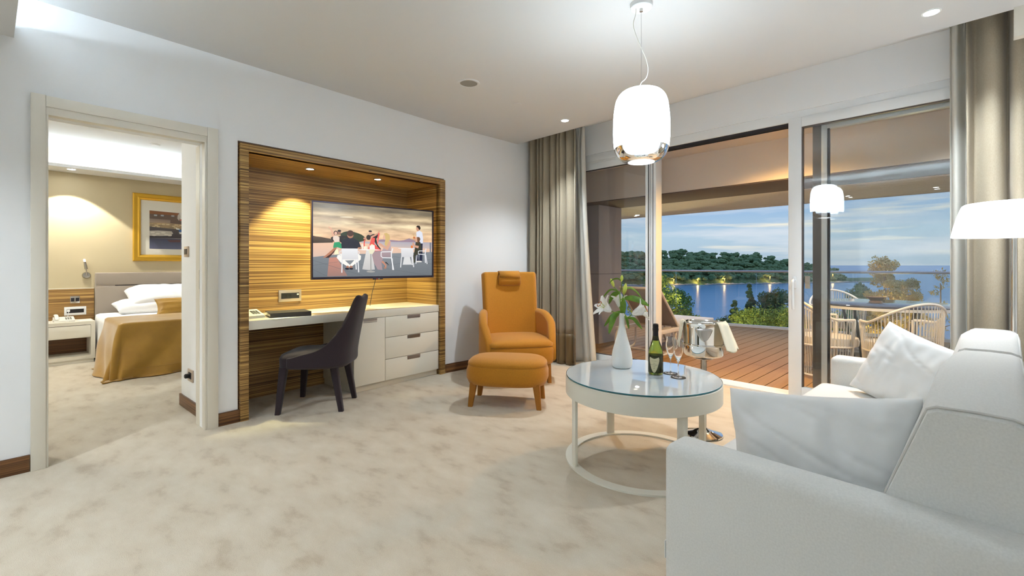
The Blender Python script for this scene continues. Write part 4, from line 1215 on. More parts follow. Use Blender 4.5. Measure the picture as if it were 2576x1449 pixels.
# ================================================================== bedroom
def wall_plate(name, label, t, s, z, w, h, m, cat='switch'):
    r = AT(name, label, cat, t, s, z)
    box('plate', (0, -w/2, -h/2), (.010, w/2, h/2), m, r, .0015)
    return r
for lab, tt, zz in (('row of small light switches on the passage wall by the bedroom door', -.663, 1.285), ('single socket low on the passage wall by the bedroom door', -.548, .29)):
    r = AT('switch_plate', lab, 'switch', tt, .905, zz)
    box('plate', (-.055 if zz > 1 else -.066, -.010, -.043 if zz > 1 else -.048), (.055 if zz > 1 else .066, 0, .043 if zz > 1 else .048), 'socket_plate', r, .0015)
    if zz > 1:
        for k in range(4): box('key', (-.036+k*.019, -.014, -.022), (-.022+k*.019, -.010, .022), 'bronze', r)
    else:
        box('insert', (-.035, -.012, -.026), (.035, -.010, .026), 'gasket', r)
        b_ = lathe('plug', [(0, 0), (.018, 0), (.018, .03), (.012, .036), (0, .036)], 'black_plastic', r, 18); b_.rotation_euler = (R(90), 0, 0); b_.location = (0, -.012, 0)
bp = AT('wall_panel', 'striped wood panel on the wall above the nightstand', 'panel', BW, 0, 0)
box('board', (0, -.9, .1), (.018, .735, .878), 'zebra', bp); box('edge_strip', (0, -.9, .878), (.02, .735, .886), 'door_white', bp)
r = wall_plate('switch_plate', 'two gang light switch on the wood panel above the phone', BW+.018, .557, .743, .086, .088, 'steel')
for y in (-.022, .022): box('key', (.010, y-.016, -.022), (.014, y+.016, .022), 'gasket', r)
r = wall_plate('socket_plate', 'wide socket plate with plugged cable above the nightstand', BW+.018, .56, .602, .20, .105, 'alu_white', 'socket')
box('insert', (.010, -.078, -.024), (.0115, .078, .024), 'gasket', r)
for y in (.01, .056):
    so_ = lathe('socket', [(0, .0), (.016, .0), (.019, .002), (.021, .002)], 'black_plastic', r, 18); so_.rotation_euler = (0, R(90), 0); so_.location = (.0118, y, 0)
box('plug', (.0115, -.076, -.006), (.03, -.05, .02), 'paper', r)
tube('cable', crom([(.03, -.063, 0), (.045, -.064, -.03), (.04, -.08, -.08), (.06, -.1, -.1)], 5), .0025, 'paper', r, 6)
hbd = AT('headboard', 'wide taupe upholstered headboard behind the bed', 'headboard', BW, 0, 0)
hb2 = box('panel', (0, .742, .10), (.085, 2.75, .905), 'headboard', hbd, .012, 3)
box('panel', (0, .742, .915), (.085, 2.75, 1.078), 'headboard', hbd, .012, 3)
box('panel', (0, .742, .895), (.081, .93, .925), 'headboard', hbd)
box('groove', (0, .93, .9), (.07, 2.74, .92), 'gasket', hbd)
nsd = AT('nightstand', 'white nightstand with one drawer and open shelf beside the bed', 'nightstand', -3.70, .31, 0)
# local x: 0 = front, negative to the wall ; y from -.39 to .392
boxes('body', [((-.38, -.4, .455), (0, .392, .495)), ((-.38, .352, .043), (0, .392, .455)), ((-.38, -.4, .043), (0, .352, .085)), ((-.38, -.4, .043), (0, -.36, .455)), ((-.36, -.36, .300), (-.02, .352, .304))], 'lacquer_body', nsd)
box('back_board', (-.38, -.36, .085), (-.365, .352, .455), 'zebra_dark', nsd)
box('plinth', (-.37, -.39, 0), (-.012, .38, .043), 'lacquer_body', nsd)
box('drawer', (-.02, -.356, .306), (-.001, .350, .450), 'lacquer', nsd, .0015)
ph2 = AT('telephone', 'white telephone on the bedroom nightstand', 'telephone', -3.86, .44, .495, R(-90)); phone(ph2, .18, .2, .055)
tube('cord', crom([(.09, .02, .03), (.12, .09, .01), (.05, .125, .006), (-.03, .115, .006), (-.02, .095, .02)], 5), .003, 'phone_white', ph2, 6)
nb = AT('notepad', 'white notepad on the nightstand close to the bed', 'notepad', -3.84, .62, .495, R(12)); box('pages', (-.05, -.06, 0), (.05, .06, .006), 'paper', nb)
rl = AT('reading_lamp', 'small chrome swivel reading lamp on the wall above the nightstand', 'lamp', BW, .663, 1.045)
b_ = lathe('wall_rose', [(0, 0), (.040, 0), (.042, .006), (.036, .022), (0, .026)], 'steel', rl, 28); b_.rotation_euler = (0, R(90), 0)
tube('arm', [(.02, 0, 0), (.04, -.003, .05), (.045, -.006, .085)], .006, 'steel', rl, 10)
tube('head', [(.045, -.005, .080), (.05, -.012, .125), (.055, -.02, .175)], [.016, .016, .011], 'steel', rl, 14)
tube('lamp_tip', [(.055, -.02, .175), (.06, -.026, .205)], [.010, .009], emis('tip', (255, 244, 226), 4), rl, 12)
# framed harbour picture
pt = AT('framed_picture', 'gold framed harbour picture hanging above the headboard', 'picture', BW, 0, 0)
FS0, FS1, FZ0, FZ1 = 1.12, 2.32, 1.232, 2.155
def frame_bar(a, b):
    # mitred bars with a stepped profile: (inset, depth)
    prof = [(0, 0), (0, .022), (.012, .034), (.05, .030), (.062, .040), (.078, .030), (.088, .012), (.088, 0)]
    return prof
cor = [(FS0, FZ0, 1, 1), (FS1, FZ0, -1, 1), (FS1, FZ1, -1, -1), (FS0, FZ1, 1, -1)]
for k in range(4):
    A1, A2 = cor[k], cor[(k+1) % 4]
    rings = [[(d, c[0]+c[2]*i_, c[1]+c[3]*i_) for i_, d in frame_bar(0, 0)] for c in (A1, A2)]
    loft('frame_bar', rings, 'gold_frame', pt, ang=25)
box('mount', (.004, FS0+.08, FZ0+.08), (.010, FS1-.08, FZ1-.08), 'mat_board', pt)
HP = []
def hc(c, p, c2=None): HP.append((c, p, c2))
hc((206, 204, 200), [(405, 430), (1400, 470), (1400, 560), (405, 560)])
hc((96, 80, 72), [(405, 430), (830, 460), (845, 520), (840, 600), (1400, 640), (1400, 700), (405, 690)])
hc((128, 84, 56), [(405, 432), (820, 460), (800, 505), (405, 490)])
hc((186, 176, 166), [(830, 462), (850, 520), (825, 600), (800, 560), (805, 500)])
for x in (490, 585, 735): hc((150, 156, 160), [(x-22, 500), (x+22, 502), (x+22, 530), (x-22, 528)])
hc((126, 108, 98), [(405, 575), (700, 590), (700, 650), (405, 645)], (150, 132, 116))
hc((176, 56, 40), [(850, 572), (930, 575), (890, 596), (830, 596)]); hc((206, 200, 190), [(910, 575), (1400, 590), (1400, 612), (900, 598)])
hc((120, 132, 140), [(860, 610), (1400, 630), (1400, 690), (860, 670)])
hc((170, 146, 110), [(405, 650), (600, 648), (830, 665), (1400, 690), (1400, 790), (780, 760), (405, 720)], (120, 104, 84))
for i in range(46):
    x = 415+(i % 16)*62+(i//16)*25; y = 668+(i//16)*26+(x-405)*.035
    c_ = random.choice(((150, 128, 96), (186, 160, 120), (130, 112, 88), (196, 176, 140)))
    hc(c_, [(x-24, y-9), (x+22, y-10), (x+24, y+8), (x-22, y+9)])
hc((80, 74, 74), [(405, 720), (780, 760), (1400, 790), (1400, 930), (405, 930)], (56, 52, 58))
hc((170, 162, 150), [(405, 800), (520, 790), (720, 800), (740, 840), (700, 880), (560, 890), (405, 890)])
for cx, cy in ((450, 830), (520, 850), (600, 830), (640, 865), (470, 878), (690, 875)): hc((196, 188, 176), ell(cx, cy, 34, 15, 9))
hc((60, 96, 150), [(815, 765), (1400, 780), (1400, 815), (830, 810)]); hc((214, 214, 214), [(822, 812), (1400, 818), (1400, 850), (832, 845)]); hc((220, 220, 216), [(775, 740), (830, 745), (832, 765), (790, 765)])
hc((62, 62, 78), [(405, 930), (1400, 940), (1400, 1140), (405, 1125)], (92, 96, 122)); hc((120, 128, 150), [(850, 950), (1400, 940), (1400, 1060), (860, 1090)]); hc((86, 60, 62), [(650, 960), (850, 955), (840, 1000), (700, 1000)])
HH = homog([(405, 430), (1400, 470), (1400, 1138), (405, 1128)], [(0, 1), (1, 1), (1, 0), (0, 0)])
pr = picture('print', HP, HH, 0, .82, 1.40, 1.93, 0, 'paper_print', pt, .00002)
pr.rotation_euler = (0, 0, R(90)); pr.location = (.0105, 1.30, 0)
# bed
bed = AT('bed', 'double bed with white sheets against the taupe headboard', 'bed', -3.15, 1.6, 0)
box('base', (-.84, -.80, .10), (.80, .9, .32), mat('bed_base', (92, 80, 72), .8), bed, .02)
box('mattress', (-.84, -.85, .31), (.82, .95, .545), 'sheet', bed, .05, 4)
for x in (-.7, .66):
    for y in (-.7, .8): box('leg', (x-.03, y-.03, 0), (x+.03, y+.03, .1), 'black_plastic', bed)
def sheetf(u, v):
    x = -.80+1.0*u
    b = -.62+v*1.5
    e = -.855
    q = (1-v)
    L = .50
    d = v*2.3-L                    # <0: hanging part
    if d < 0:
        dd = -d
        y = e-.012-.03*dd+.012*math.sin(u*26+dd*4)*dd*1.8; z = .555-dd*.80+.008*math.sin(u*19)
        if dd < .05: z = .555-dd*.3; y = e-.012*dd/.05
    else:
        y = e+d; z = .558+.004*noise.noise(Vector((x*5, y*5, 0)))
    return (x, y, z)
grid('top_sheet', 40, 40, sheetf, 'sheet', bed, .008)
def spread(name, label):
    s_ = thing(name, label, 'bedspread', Aw(-3.15, 1.6), TH)
    e_t, e_s = .835, -.862
    def fn(u, v):
        a = .02+u*1.42; b = -.862-.60+v*2.0       # cloth coordinates (t toward foot, s across)
        da = max(0, a-e_t); db = max(0, e_s-b)
        drop = math.hypot(da, db)
        z = .572
        x = min(a, e_t); y = max(b, e_s)
        if drop > 0:
            dx, dy = da/drop, -db/drop
            k = min(drop, .565)
            out = .015+.10*k+max(0, drop-.565)*.35
            wv = .028*math.sin((b*3+a*2.2)*5.0)*k*1.6+.02*math.sin(b*13+1+2*a)*k+.05*noise.noise(Vector((a*2.5, b*2.5, 3)))*k
            x += dx*out+wv*dx; y += dy*(out+(.10*k if db > 0 else 0))+wv*dy
            z = .572-k+.003
            if drop < .04: z = .572-drop*.5
        z += .006*noise.noise(Vector((a*4, b*4, 0)))
        return (x, y, max(z, .006))
    grid('cloth', 70, 84, fn, 'gold_satin', s_, .010)
    tube('hem_stitch', [Vector(fn(.905, v/30))+Vector((.006, 0, 0)) for v in range(9, 31)], .0035, 'gold_satin', s_, 5)
    return s_
spread('bedspread', 'shiny gold bedspread hanging over the foot of the bed')
for i, (dt, ds, dz, rx, lab) in enumerate(((-.60, -.33, .64, -8, 'white pillow lying flat at the bottom of the stack on the bed'), (-.64, -.20, .745, -38, 'large plump white pillow propped against the headboard'))):
    p = AT('bed_pillow', lab, 'pillow', -3.15+dt, 1.6+ds, dz, R(90), 'white pillows on the bed')
    o = pillow('case', .80, .48, .20+.08*i, 'sheet', p, seed=2+i, wr=.022, pw=3.2)
    o.rotation_euler = (R(-82+i*16), 0, 0)
p = AT('bolster_cushion', 'long gold satin cushion in front of the white bed pillows', 'cushion', -3.15-.15, 1.6+.05, .655, R(90))
o = pillow('case', .92, .24, .15, 'gold_satin', p, seed=8, wr=.012); o.rotation_euler = (R(-28), R(-1), 0)
# bedroom lamps: the spotlight in view and added unseen ones
zs = 2.33
n = AT('downlight', 'round spotlight in the soffit above the nightstand', 'light', -3.80, .50, zs, 0, 'recessed ceiling spotlights')
lathe('bezel', [(.036, 0), (.048, 0), (.046, -.004), (.037, -.004), (.036, 0)], 'alu_white', n, 28); lathe('lens', [(0, -.002), (.036, -.002)], 'downlight', n, 28)
light('spot_beam', 'SPOT', (0, 0, -.012), 46, WARM, n, spot_size=R(95), spot_blend=.12, shadow_soft_size=.02)
n = AT('downlight', 'added unseen spotlight in the soffit above the far side of the bed', 'light', -3.80, 2.7, zs, 0, 'recessed ceiling spotlights')  # added out of view to help brighten the bedroom
lathe('lens', [(0, -.002), (.036, -.002)], 'downlight', n, 28); lathe('bezel', [(.036, 0), (.048, 0), (.046, -.004), (.037, -.004), (.036, 0)], 'alu_white', n, 28)
light('spot_beam', 'SPOT', (0, 0, -.012), 46, WARM, n, spot_size=R(95), spot_blend=.12, shadow_soft_size=.02)
n = AT('bedroom_fill', 'added unseen fill lamp brightening the bedroom from left of the doorway', 'lamp', -2.0, -.9, 2.62)  # unseen fill light, added because the bedroom is bright
lathe('diffuser', [(0, -.06), (.16, -.06), (.18, -.04), (.18, -.0)], emis('bedroom_fill_glow', (250, 248, 240), 55), n, 40)
n = AT('smoke_detector', 'small round detector in the raised bedroom ceiling', 'detector', -3.0, 1.15, 2.62)
lathe('case', [(0, -.014), (.04, -.014), (.05, -.004), (.05, 0)], 'paper', n, 28)
# ================================================================== terrace
DZt = -.022
EP, ED = Vector((-3.494, 9.36, 0)), Vector((.991, .136, 0))       # outer edge of the terrace
def edge_y(x): return EP.y+(x-EP.x)*ED.y/ED.x
ft = struct(pyd('floor_terrace', [(-6.5, 4.75, -.30), (3.6, 4.75, -.30), (3.6, edge_y(3.6), -.30), (-6.5, edge_y(-6.5), -.30), (-6.5, 4.75, -.055), (3.6, 4.75, -.055), (3.6, edge_y(3.6), -.055), (-6.5, edge_y(-6.5), -.055)], BF, 'beam_dark', smooth=False), 'terrace slab under the decking')
pm = {}
PW = .147
def plank_mesh(L):
    k = round(L, 2)
    if k not in pm:
        me = bpy.data.meshes.new('deck_plank'); me.from_pydata(bv((-PW/2+.0045, 0, -.022), (PW/2-.0045, L-.004, 0)), [], BF)
        me.materials.append(M['deck']); pm[k] = me
    return pm[k]
nx = 0
x = -6.4
rp_ = random.Random(3)
xs0 = -1.486+PW/2                         # a joint passes here
x = xs0-PW*33
while x < 3.5:
    y = 4.80; ye = edge_y(x)-.06
    first = rp_.choice((1.1, 1.6, 2.1, 2.6, 3.1))
    while y < ye-.05:
        L = min(first if y == 4.80 else 2.4, ye-y)
        if ye-y-L < .3: L = ye-y
        o = bpy.data.objects.new('deck_plank', plank_mesh(L)); COL.objects.link(o)
        o.parent = ft; o.location = (x, y, DZt)
        y += L
    x += PW
struct(boxes('ceiling_terrace', [((-6.5, 4.75, 2.55), (3.6, 5.52, 2.75))], 'terrace_paint'))
struct(boxes('wall_terrace', [((-6.5, 4.75, -.02), (-3.9, 4.9, 2.55)), ((1.9, 4.75, -.02), (3.6, 4.9, 2.55))], 'terrace_paint'))
struct(boxes('beam_terrace', [((-6.5, 5.52, 2.11), (3.6, 6.37, 2.75))], 'terrace_paint'))
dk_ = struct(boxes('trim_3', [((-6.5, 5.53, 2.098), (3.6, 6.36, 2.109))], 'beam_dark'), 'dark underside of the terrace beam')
pg = thing('slatted_awning', 'pale slatted roof edge beyond the terrace beam', 'awning', (0, 6.375, 2.10))
boxes('slat', [((-6.5, .01+i*.074, 0), (3.6, .01+i*.074+.066, .02)) for i in range(20)], 'slat', pg)['kind'] = 'stuff'
for xx in (-4.0, -1.0, 2.0): box('rafter', (xx-.04, 0, .02), (xx+.04, 1.49, .12), 'slat', pg)
box('fascia', (-6.5, 1.49, -.005), (3.6, 1.53, .12), 'slat', pg)
for xx, lab in ((-4.40, 'round spotlight in the slatted roof edge above the storage wall'), (-1.55, 'added unseen spotlight in the slatted roof edge, hidden by the dark door stile')):  # the one behind the stile is added, hidden, to light the far deck
    n = thing('downlight', lab, 'light', (xx, 7.48, 2.099), 0, 'spotlights in the slatted roof edge')
    lathe('bezel', [(.036, 0), (.048, 0), (.046, -.004), (.037, -.004), (.036, 0)], 'alu_white', n, 24); lathe('lens', [(0, -.002), (.036, -.002)], 'downlight', n, 24)
    light('spot_beam', 'SPOT', (0, 0, -.02), 42, (1, .92, .82), n, spot_size=R(140), spot_blend=.8, shadow_soft_size=.04)
# grey storage wall
sc_ = thing('storage_wall', 'tall grey panelled storage block at the end of the terrace', 'storage', (-4.03, 5.74, DZt))
boxes('core', [((-1.9, .012, .0), (-.012, .62, 2.115))], 'gasket', sc_)
for a, b in ((-1.9, -.96), (-.954, -.002)):
    for z0, z1 in ((.0, 1.058), (1.064, 2.115)): box('panel', (a, 0, z0), (b, .012, z1), 'cabinet_grey', sc_)
for z0, z1 in ((.0, 1.058), (1.064, 2.115)): box('panel', (-.012, .004, z0), (0, .62, z1), 'cabinet_grey', sc_)
# glass balustrade
rl_ = thing('balustrade', 'glass balustrade with slim metal handrail along the terrace edge', 'railing', EP, math.atan2(ED.y, ED.x))
tube('handrail', [(-6, 0, 1.055), (8, 0, 1.055)], .022, 'rail_metal', rl_, 12)
box('base_channel', (-6, -.04, -.03), (8, .05, .02), 'alu_white', rl_)
xs_ = [-6, -4.1, -2.55, -1.02, .51, 2.04, 3.57, 5.1, 6.6, 8]
for a, b in zip(xs_, xs_[1:]): box('glass_panel', (a+.006, -.006, .02), (b-.006, .006, 1.04), 'rail_glass', rl_)
# sun lounger
ln = thing('sun_lounger', 'white sun lounger with raised mesh backrest on the deck', 'sun lounger', (-3.22, 5.45, DZt), 0)
boxes('frame', [((-.34, .0, .29), (-.29, 1.72, .34)), ((.29, .0, .29), (.34, 1.72, .34)), ((-.34, 1.68, .29), (.34, 1.74, .34)), ((-.3, .5, .29), (.3, .54, .33))], 'lounger_white', ln, .006)
box('seat_pad', (-.33, .62, .335), (.33, 1.74, .375), 'lounger_white', ln, .012)
o = box('backrest', (-.29, 0, -.008), (.29, .75, .008), 'lounger_mesh', ln); o.location = (0, .60, .345); o.rotation_euler = (R(180-46), 0, 0)
for sx in (-1, 1): tube('backrest_rail', [(sx*.30, .60, .345), (sx*.30, .06, .89)], .016, 'lounger_white', ln, 8)
tube('backrest_rail', [(-.30, .06, .89), (.30, .06, .89)], .016, 'lounger_white', ln, 8)
for sx in (-1, 1):
    tube('leg', crom([(sx*.31, .02, .3), (sx*.31, -.03, .16), (sx*.31, .05, .03), (sx*.31, .28, .015), (sx*.31, .48, .06), (sx*.31, .5, .3)], 6), .014, 'lounger_white', ln, 8)
    tube('leg', crom([(sx*.31, 1.38, .3), (sx*.31, 1.36, .1), (sx*.31, 1.42, .015), (sx*.31, 1.58, .015), (sx*.31, 1.64, .1), (sx*.31, 1.62, .3)], 6), .014, 'lounger_white', ln, 8)
tube('stretcher', [(-.31, .28, .018), (.31, .28, .018)], .012, 'lounger_white', ln, 8)
# rope chairs and table
def rope_chair(loc, rz, label):
    c = thing('rope_chair', label, 'chair', loc, rz, 'rope chairs on the terrace')
    def rail(u, z, k=1.0):       # u 0..1 around from front-left over the back to front-right
        a = R(-125+250*u)
        return Vector((.32*k*math.sin(a), -.05-.30*k*math.cos(a), z))
    up = lambda u: .64+.20*max(0, math.cos(R(-125+250*u)))**1.3
    n = 44
    tube('top_rail', [rail(k/n, up(k/n)) for k in range(n+1)], .013, 'rope_frame', c, 8)
    tube('seat_ring', [rail(k/n, .36, .94) for k in range(n+1)], .011, 'rope_frame', c, 8)
    tube('base_ring', [rail(k/n, .04, .86) for k in range(n+1)]+[rail(0, .04, .86)], .012, 'rope_frame', c, 8)
    for u in (0, 1):
        tube('post', [rail(u, .04, .86), rail(u, .36, .94), rail(u, .60), rail(u, up(u))], .013, 'rope_frame', c, 8)
    L = []
    for k in range(1, 46):
        u = k/46
        L.append(([rail(u, up(u)), rail(u, .36, .95)], .0042)); L.append(([rail(u, .36, .94), rail(u, .045, .87)], .0042))
    g = tubes('rope_weave', L, 'rope', c, 5); g['kind'] = 'stuff'
    loft('cushion', [[(x*k, y*k-.04, z) for x, y in rrect(.54, .52, .2, 6)] for z, k in ((.35, .9), (.36, .98), (.41, 1), (.44, .96), (.445, .8))], 'lounger_white', c, ang=50)
    return c
rope_chair((-1.108, 5.86, DZt), math.atan2(-.9, .45), 'woven rope chair just right of the open doorway')
rope_chair((-.57, 5.83, DZt), math.atan2(.7, .7), 'woven rope chair nearest the right curtain')
rope_chair((-1.35, 7.55, DZt), R(205), 'woven rope chair on the far side of the terrace table')
tt_ = thing('terrace_table', 'dark glossy round table between the rope chairs on the terrace', 'table', (-.80, 6.80, DZt))
lathe('top', [(0, .735), (.66, .735), (.675, .742), (.675, .752), (.665, .757), (0, .757)], 'dark_top', tt_, 64)
lathe('rim', [(.64, .705), (.672, .705), (.672, .735), (.64, .735)], 'rope_frame', tt_, 64)
for k in range(4):
    a = R(45+90*k); tube('leg', [(.45*math.cos(a), .45*math.sin(a), .72), (.30*math.cos(a), .30*math.sin(a), .0)], .016, 'black_plastic', tt_, 8)
fb = thing('wooden_bowl', 'small flared brown bowl on the terrace table', 'bowl', (-.86, 6.85, DZt+.757))
lathe('bowl', [(0, 0), (.07, 0), (.055, .02), (.075, .045), (.10, .062), (.094, .062), (.07, .047), (.045, .024), (0, .015)], 'bark', fb, 28)
for xx, lab in ((-1.42, 'warm deck lamp above the open doorway on the terrace side'), (.3, 'added unseen lamp above the right sliding doors brightening the terrace ceiling')):  # right-hand one is added, unseen, to keep the terrace ceiling bright
    wl_ = thing('wall_lantern', lab, 'lamp', (xx, 4.83, 2.485), 0, 'deck lamps on the outside of the window wall')
    lathe('body', [(0, .06), (.05, .06), (.05, 0), (.04, 0)], 'bronze', wl_, 24); lathe('lens', [(0, .004), (.04, .004)], M.get('deck_lamp') or emis('deck_lamp', (255, 214, 150), 20), wl_, 24)
    light('deck_beam', 'SPOT', (0, 0, -.01), 115 if xx < 0 else 80, (1, .56, .16) if xx < 0 else (1, .93, .86), wl_, spot_size=R(150), spot_blend=.9, shadow_soft_size=.04)

# ================================================================== sea, island, trees
SEA = -22.0
se = struct(pyd('sea', [(-30000, -200, SEA), (30000, -200, SEA), (30000, 42000, SEA), (-30000, 42000, SEA)], [(0, 1, 2, 3)], 'sea', smooth=False), 'calm blue bay below the terrace')
def wp(px, d, z):
    p = campt(px, 667, d); p.z = z; return p
sil = [(1240, 634), (1450, 633), (1652, 634), (1738, 632), (1848, 637), (1904, 641), (1945, 649), (1982, 653), (2041, 662), (2090, 671), (2128, 690), (2160, 704), (2205, 709)]
shr = [(1240, 721), (1650, 718), (1800, 716), (1990, 713), (2100, 711), (2205, 709.6)]
def interp(T, x):
    for (a, b), (c, d) in zip(T, T[1:]):
        if x <= c: return b+(d-b)*max(0, (x-a)/(c-a))
    return T[-1][1]
NC, NR = 90, 14
V, F = [], []
def island(px, q):
    d0 = FPX*(1.175-SEA)/(interp(shr, px)-667)
    D = d0+170*q
    top_y = interp(sil, px)
    zt = 1.175+(667-top_y)*(d0+110)/FPX-7.5
    zt = max(zt, SEA+1.2)
    prof = min(1, q/.62)**.75 if q < .62 else 1-.6*(q-.62)/.38
    z = SEA-.3+(zt-SEA)*prof+(1.4*min(1, q*30))
    return D, z
for j in range(NR):
    for i in range(NC):
        px = 1240+(2212-1240)*i/(NC-1)
        q = (j/(NR-1))**1.5
        D, z = island(px, q)
        V.append(wp(px, D, z+1.2*noise.noise(Vector((i*.5, j*.7, 0)))*(1 if 0 < j else 0)))
for j in range(NR-1):
    for i in range(NC-1): F.append((j*NC+i, j*NC+i+1, (j+1)*NC+i+1, (j+1)*NC+i))
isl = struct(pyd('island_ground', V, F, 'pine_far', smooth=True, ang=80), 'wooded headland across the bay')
# pale rocks along the waterline
V, F = [], []
rr_ = random.Random(5)
for i in range(240):
    px = 1300+rr_.random()*905
    D, z = island(px, .004+.012*rr_.random())
    p = wp(px, D-4, SEA+.5); s_ = 1.1+2.0*rr_.random()
    n0 = len(V)
    for (a, b, c) in ((1, 0, 0), (-1, 0, 0), (0, 1, 0), (0, -1, 0), (0, 0, .55), (0, 0, -.5)):
        V.append(p+Vector((a*s_*2, b*s_, c*s_)))
    F += [tuple(n0+k for k in t) for t in ((0, 2, 4), (2, 1, 4), (1, 3, 4), (3, 0, 4), (2, 0, 5), (1, 2, 5), (3, 1, 5), (0, 3, 5))]
rk = pyd('shore_rocks', V, F, 'rock', isl, False); rk['kind'] = 'stuff'
# pine crowns on the headland
def crown_mesh(seed):
    rnd = random.Random(seed); bm = bmesh.new()
    for k in range(9):
        c = Vector((rnd.uniform(-.62, .62), rnd.uniform(-.62, .62), rnd.uniform(.30, .74))) if k else Vector((0, 0, .66))
        r = rnd.uniform(.27, .45)
        g = bmesh.ops.create_icosphere(bm, subdivisions=2, radius=r)
        for v in g['verts']:
            v.co += v.co*.75*noise.noise(v.co*7+Vector((seed, k*3, 0))); v.co.z *= .66; v.co += c
    g = bmesh.ops.create_cone(bm, cap_ends=False, segments=5, radius1=.06, radius2=.04, depth=.8)
    for v in g['verts']: v.co.z += 0.1
    me = bpy.data.meshes.new('island_pine'); bm.to_mesh(me); bm.free()
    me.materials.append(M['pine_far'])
    return me
cms = [crown_mesh(s) for s in range(6)]
rt_ = random.Random(11)
cnt = 0
rows = [(.62, 30), (.50, 34), (.38, 38), (.28, 40), (.19, 44), (.11, 46), (.05, 46)]
for q, n in rows:
    for k in range(n):
        px = 1440+(2118-1440)*(k+rt_.random())/n
        D, z = island(px, q+rt_.uniform(-.03, .03))
        if interp(sil, px) > 676 and q > .3: continue
        o = bpy.data.objects.new('island_pine', cms[cnt % 6]); COL.objects.link(o)
        s_ = rt_.uniform(6.5, 9.5)*(1 if px < 2000 else .72)
        o.location = wp(px, D, z-.5); o.scale = (s_, s_, s_*rt_.uniform(.95, 1.25)); o.rotation_euler = (0, 0, rt_.uniform(0, 6.28))
        k_ = 0 if q > .45 else (1 if q > .15 else 2)
        tag(o, ('dark green pine on the skyline of the wooded headland', 'dark green pine halfway up the slope of the wooded headland', 'dark green pine just above the shore of the wooded headland')[k_], 'tree', ('skyline pines', 'slope pines', 'shore pines')[k_]+' on the headland'); cnt += 1
# path lamps along the shore
for i, (px, py, pg_) in enumerate(((1695, 703, 712), (1756, 701.5, 711), (1823, 701, 709.5), (1937, 696.5, 704), (2095, 690.5, 700))):
    D, z = island(px, .035)
    zl = 1.175-(py-667)*D/FPX
    zg = 1.175-(pg_-667)*D/FPX
    l = thing('path_lamp', ['warm path lamp left of the glass joint on the far shore', 'warm path lamp just right of the glass joint on the far shore', 'warm path lamp above its reflection in the water', 'warm path lamp on the far shore left of the door frame', 'warm lamp by the point of the headland'][i], 'lamp', wp(px, D-6, zg), 0, 'path lamps on the far shore')
    tube('post', [(0, 0, -1), (0, 0, zl-zg)], .18, 'bark', l, 6)
    lathe('globe', [(0, zl-zg-.7), (.7, zl-zg-.1), (.5, zl-zg+.5), (0, zl-zg+.8)], 'shore_glow', l, 12)
    light('glow', 'POINT', (0, -.8, zl-zg-1.2), 1500, (1, .55, .2), l, shadow_soft_size=.5)
# foreground trees below the terrace
def hillside():
    V, F = [], []
    n, m = 40, 20
    for j in range(m):
        for i in range(n):
            x = -40+80*i/(n-1); y = 9.9+60*(j/(m-1))**1.3+(x+3.5)*.13
            V.append((x, y, -3.6-19*(j/(m-1))**.9+.5*noise.noise(Vector((x*.3, y*.3, 0)))))
    for j in range(m-1):
        for i in range(n-1): F.append((j*n+i, j*n+i+1, (j+1)*n+i+1, (j+1)*n+i))
    return pyd('hillside', V, F, 'earth', None, True, 80)
struct(hillside(), 'scrubby slope below the terrace')
def tree(name, label, px, d, ztop, zbot, rad, m, n, leafsz, shape='round', seed=0, trunk=True, sparse=1.0):
    rnd = random.Random(seed); base = wp(px, d, zbot)
    t = thing(name, label, 'tree', base)
    Hh = ztop-zbot
    if trunk:
        L = [([Vector((0, 0, -1.5)), Vector((0.03*rad, 0, Hh*.5)), Vector((0, 0, Hh*.9))], [.05*rad+.03, .04*rad+.02, .01])]
        for k in range(9):
            a = rnd.uniform(0, 6.28); z0 = Hh*rnd.uniform(.15, .7); l = rad*rnd.uniform(.5, .95)
            L.append(([Vector((0, 0, z0)), Vector((l*.5*math.cos(a), l*.5*math.sin(a), z0+l*.35)), Vector((l*math.cos(a), l*math.sin(a), z0+l*.5))], [.022*rad+.01, .014*rad+.006, .006]))
        tubes('trunk', L, 'bark', t, 6)
    V, F = [], []
    cl = []
    for k in range({'round': 60, 'cone': 70, 'tuft': 46}[shape]):
        q = rnd.random()
        if shape == 'cone': zz = Hh*(.05+.93*q); r = rad*(1.02-q)*.95
        elif shape == 'tuft': zz = Hh*(.15+.85*q); r = rad*(.35+.65*(1-abs(2*q-.9)))*.9
        else: zz = Hh*(.10+.85*q); r = rad*math.sqrt(max(.05, 1-(2*q-1)**2))*.92
        a = rnd.uniform(0, 6.28); rr = r*math.sqrt(rnd.random())
        cl.append((Vector((rr*math.cos(a), rr*math.sin(a), zz)), rad*(.20+.16*rnd.random())*{'cone': 1.15*(1.08-q), 'tuft': .7, 'round': 1}[shape]))
    for k in range(n):
        c, cr = rnd.choice(cl)
        dv = Vector((rnd.gauss(0, 1), rnd.gauss(0, 1), rnd.gauss(0, .7))); dv.normalize()
        p = c+dv*cr*rnd.random()**.4*sparse
        a = Vector((rnd.gauss(0, 1), rnd.gauss(0, 1), rnd.gauss(0, 1))).normalized(); b = a.orthogonal().normalized()
        s_ = leafsz*rnd.uniform(.6, 1.3); n0 = len(V)
        V += [p-a*s_, p+b*s_*.42, p+a*s_, p-b*s_*.42+a.cross(b)*s_*.2]
        F.append((n0, n0+1, n0+2, n0+3))
    f = pyd('foliage', V, F, m, t, False, fixn=False); f['kind'] = 'stuff'
    return t
tree('pine_tree', 'lit pine with twisted pale branches left beyond the balustrade', 1660, 13.5, .90, -2.6, 1.05, 'leaf_green', 18000, 0.037, 'round', 1)
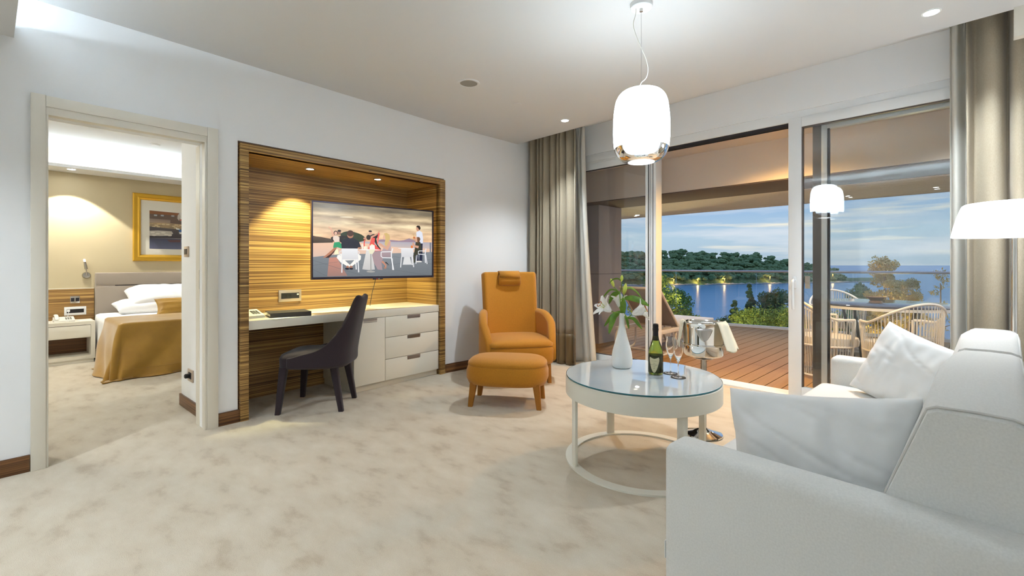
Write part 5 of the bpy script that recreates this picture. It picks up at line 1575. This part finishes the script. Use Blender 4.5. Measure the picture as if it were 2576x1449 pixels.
tree('pine_tree', 'rounded green pine behind the lit pine at the balustrade', 1700, 14.5, .45, -2.6, .75, 'leaf_green', 12000, 0.037, 'round', 2)
tree('cypress', 'taller dark cypress rising above the bushes at the water', 1885, 16, .55, -3.2, 1.05, 'leaf_dark', 18000, 0.043, 'cone', 3)
tree('cypress', 'short pointed cypress left of the taller one', 1848, 15.5, .10, -3.0, .80, 'leaf_dark', 12000, 0.040, 'cone', 4)
tree('pine_tree', 'bushy grey-green pine beside the sliding door frame', 1950, 15.5, .36, -3.0, 1.0, 'leaf_dark', 18000, 0.043, 'round', 5)
tree('shrub', 'low leafy shrub growing above the far edge of the deck', 1795, 13.2, -.50, -2.8, .62, 'leaf_dark', 9000, 0.037, 'round', 6)
tree('shrub', 'dark bush between the low shrub and the cypresses', 1832, 13.6, -.38, -2.8, .80, 'leaf_dark', 12000, 0.037, 'round', 16)
tree('shrub', 'olive green bush at the deck edge below the cypresses', 1895, 12.8, -.05, -3.0, 1.0, 'leaf_green', 18000, 0.037, 'round', 7)
tree('shrub', 'olive green bush at the deck edge beside the door frame', 1968, 12.4, .0, -3.0, .95, 'leaf_green', 16000, 0.037, 'round', 8)
tree('shrub', 'small green bush seen through the rear glass leaf', 2095, 12.5, -.10, -2.8, .7, 'leaf_green', 10000, 0.037, 'round', 9)
tree('shrub', 'dark sprouting shrub behind the terrace table', 2165, 12.0, .70, -2.4, .62, 'leaf_dark', 6400, 0.037, 'tuft', 10, sparse=1.3)
tree('young_tree', 'tall leafy tree coloured golden for warm light behind the terrace table', 2225, 11.5, 1.28, -2.0, .62, 'leaf_warm_lit', 8400, 0.037, 'tuft', 12, sparse=1.3)
tree('young_tree', 'shorter leafy tree coloured golden for warm light right of the tall one', 2285, 11.8, .72, -2.2, .60, 'leaf_warm_lit', 7200, 0.037, 'tuft', 13, sparse=1.3)
tree('young_tree', 'thin sapling coloured golden for warm light at the edge of the right curtain', 2366, 10.8, 1.05, -2.0, .30, 'leaf_warm_lit', 1000, 0.031, 'tuft', 14, sparse=1.5)
gl2 = thing('garden_light', 'added unseen warm light brightening the trees behind the terrace table', 'lamp', wp(2250, 10.6, -1.5))  # added light with no visible source, lifts the dull foliage
lathe('housing', [(0, -.1), (.05, -.1), (.06, 0), (.05, .02), (0, .01)], 'bronze', gl2, 18)
light('glow', 'POINT', (0, 0, .15), 110, (1, .74, .36), gl2, shadow_soft_size=.1)
gl = thing('garden_light', 'warm garden spotlight shining up into the lit pine', 'lamp', wp(1690, 11.6, -1.2))
lathe('housing', [(0, -.1), (.05, -.1), (.06, 0), (.05, .02), (0, .01)], 'bronze', gl, 18)
light('glow', 'POINT', (0, 0, .15), 200, (1, .72, .35), gl, shadow_soft_size=.1)
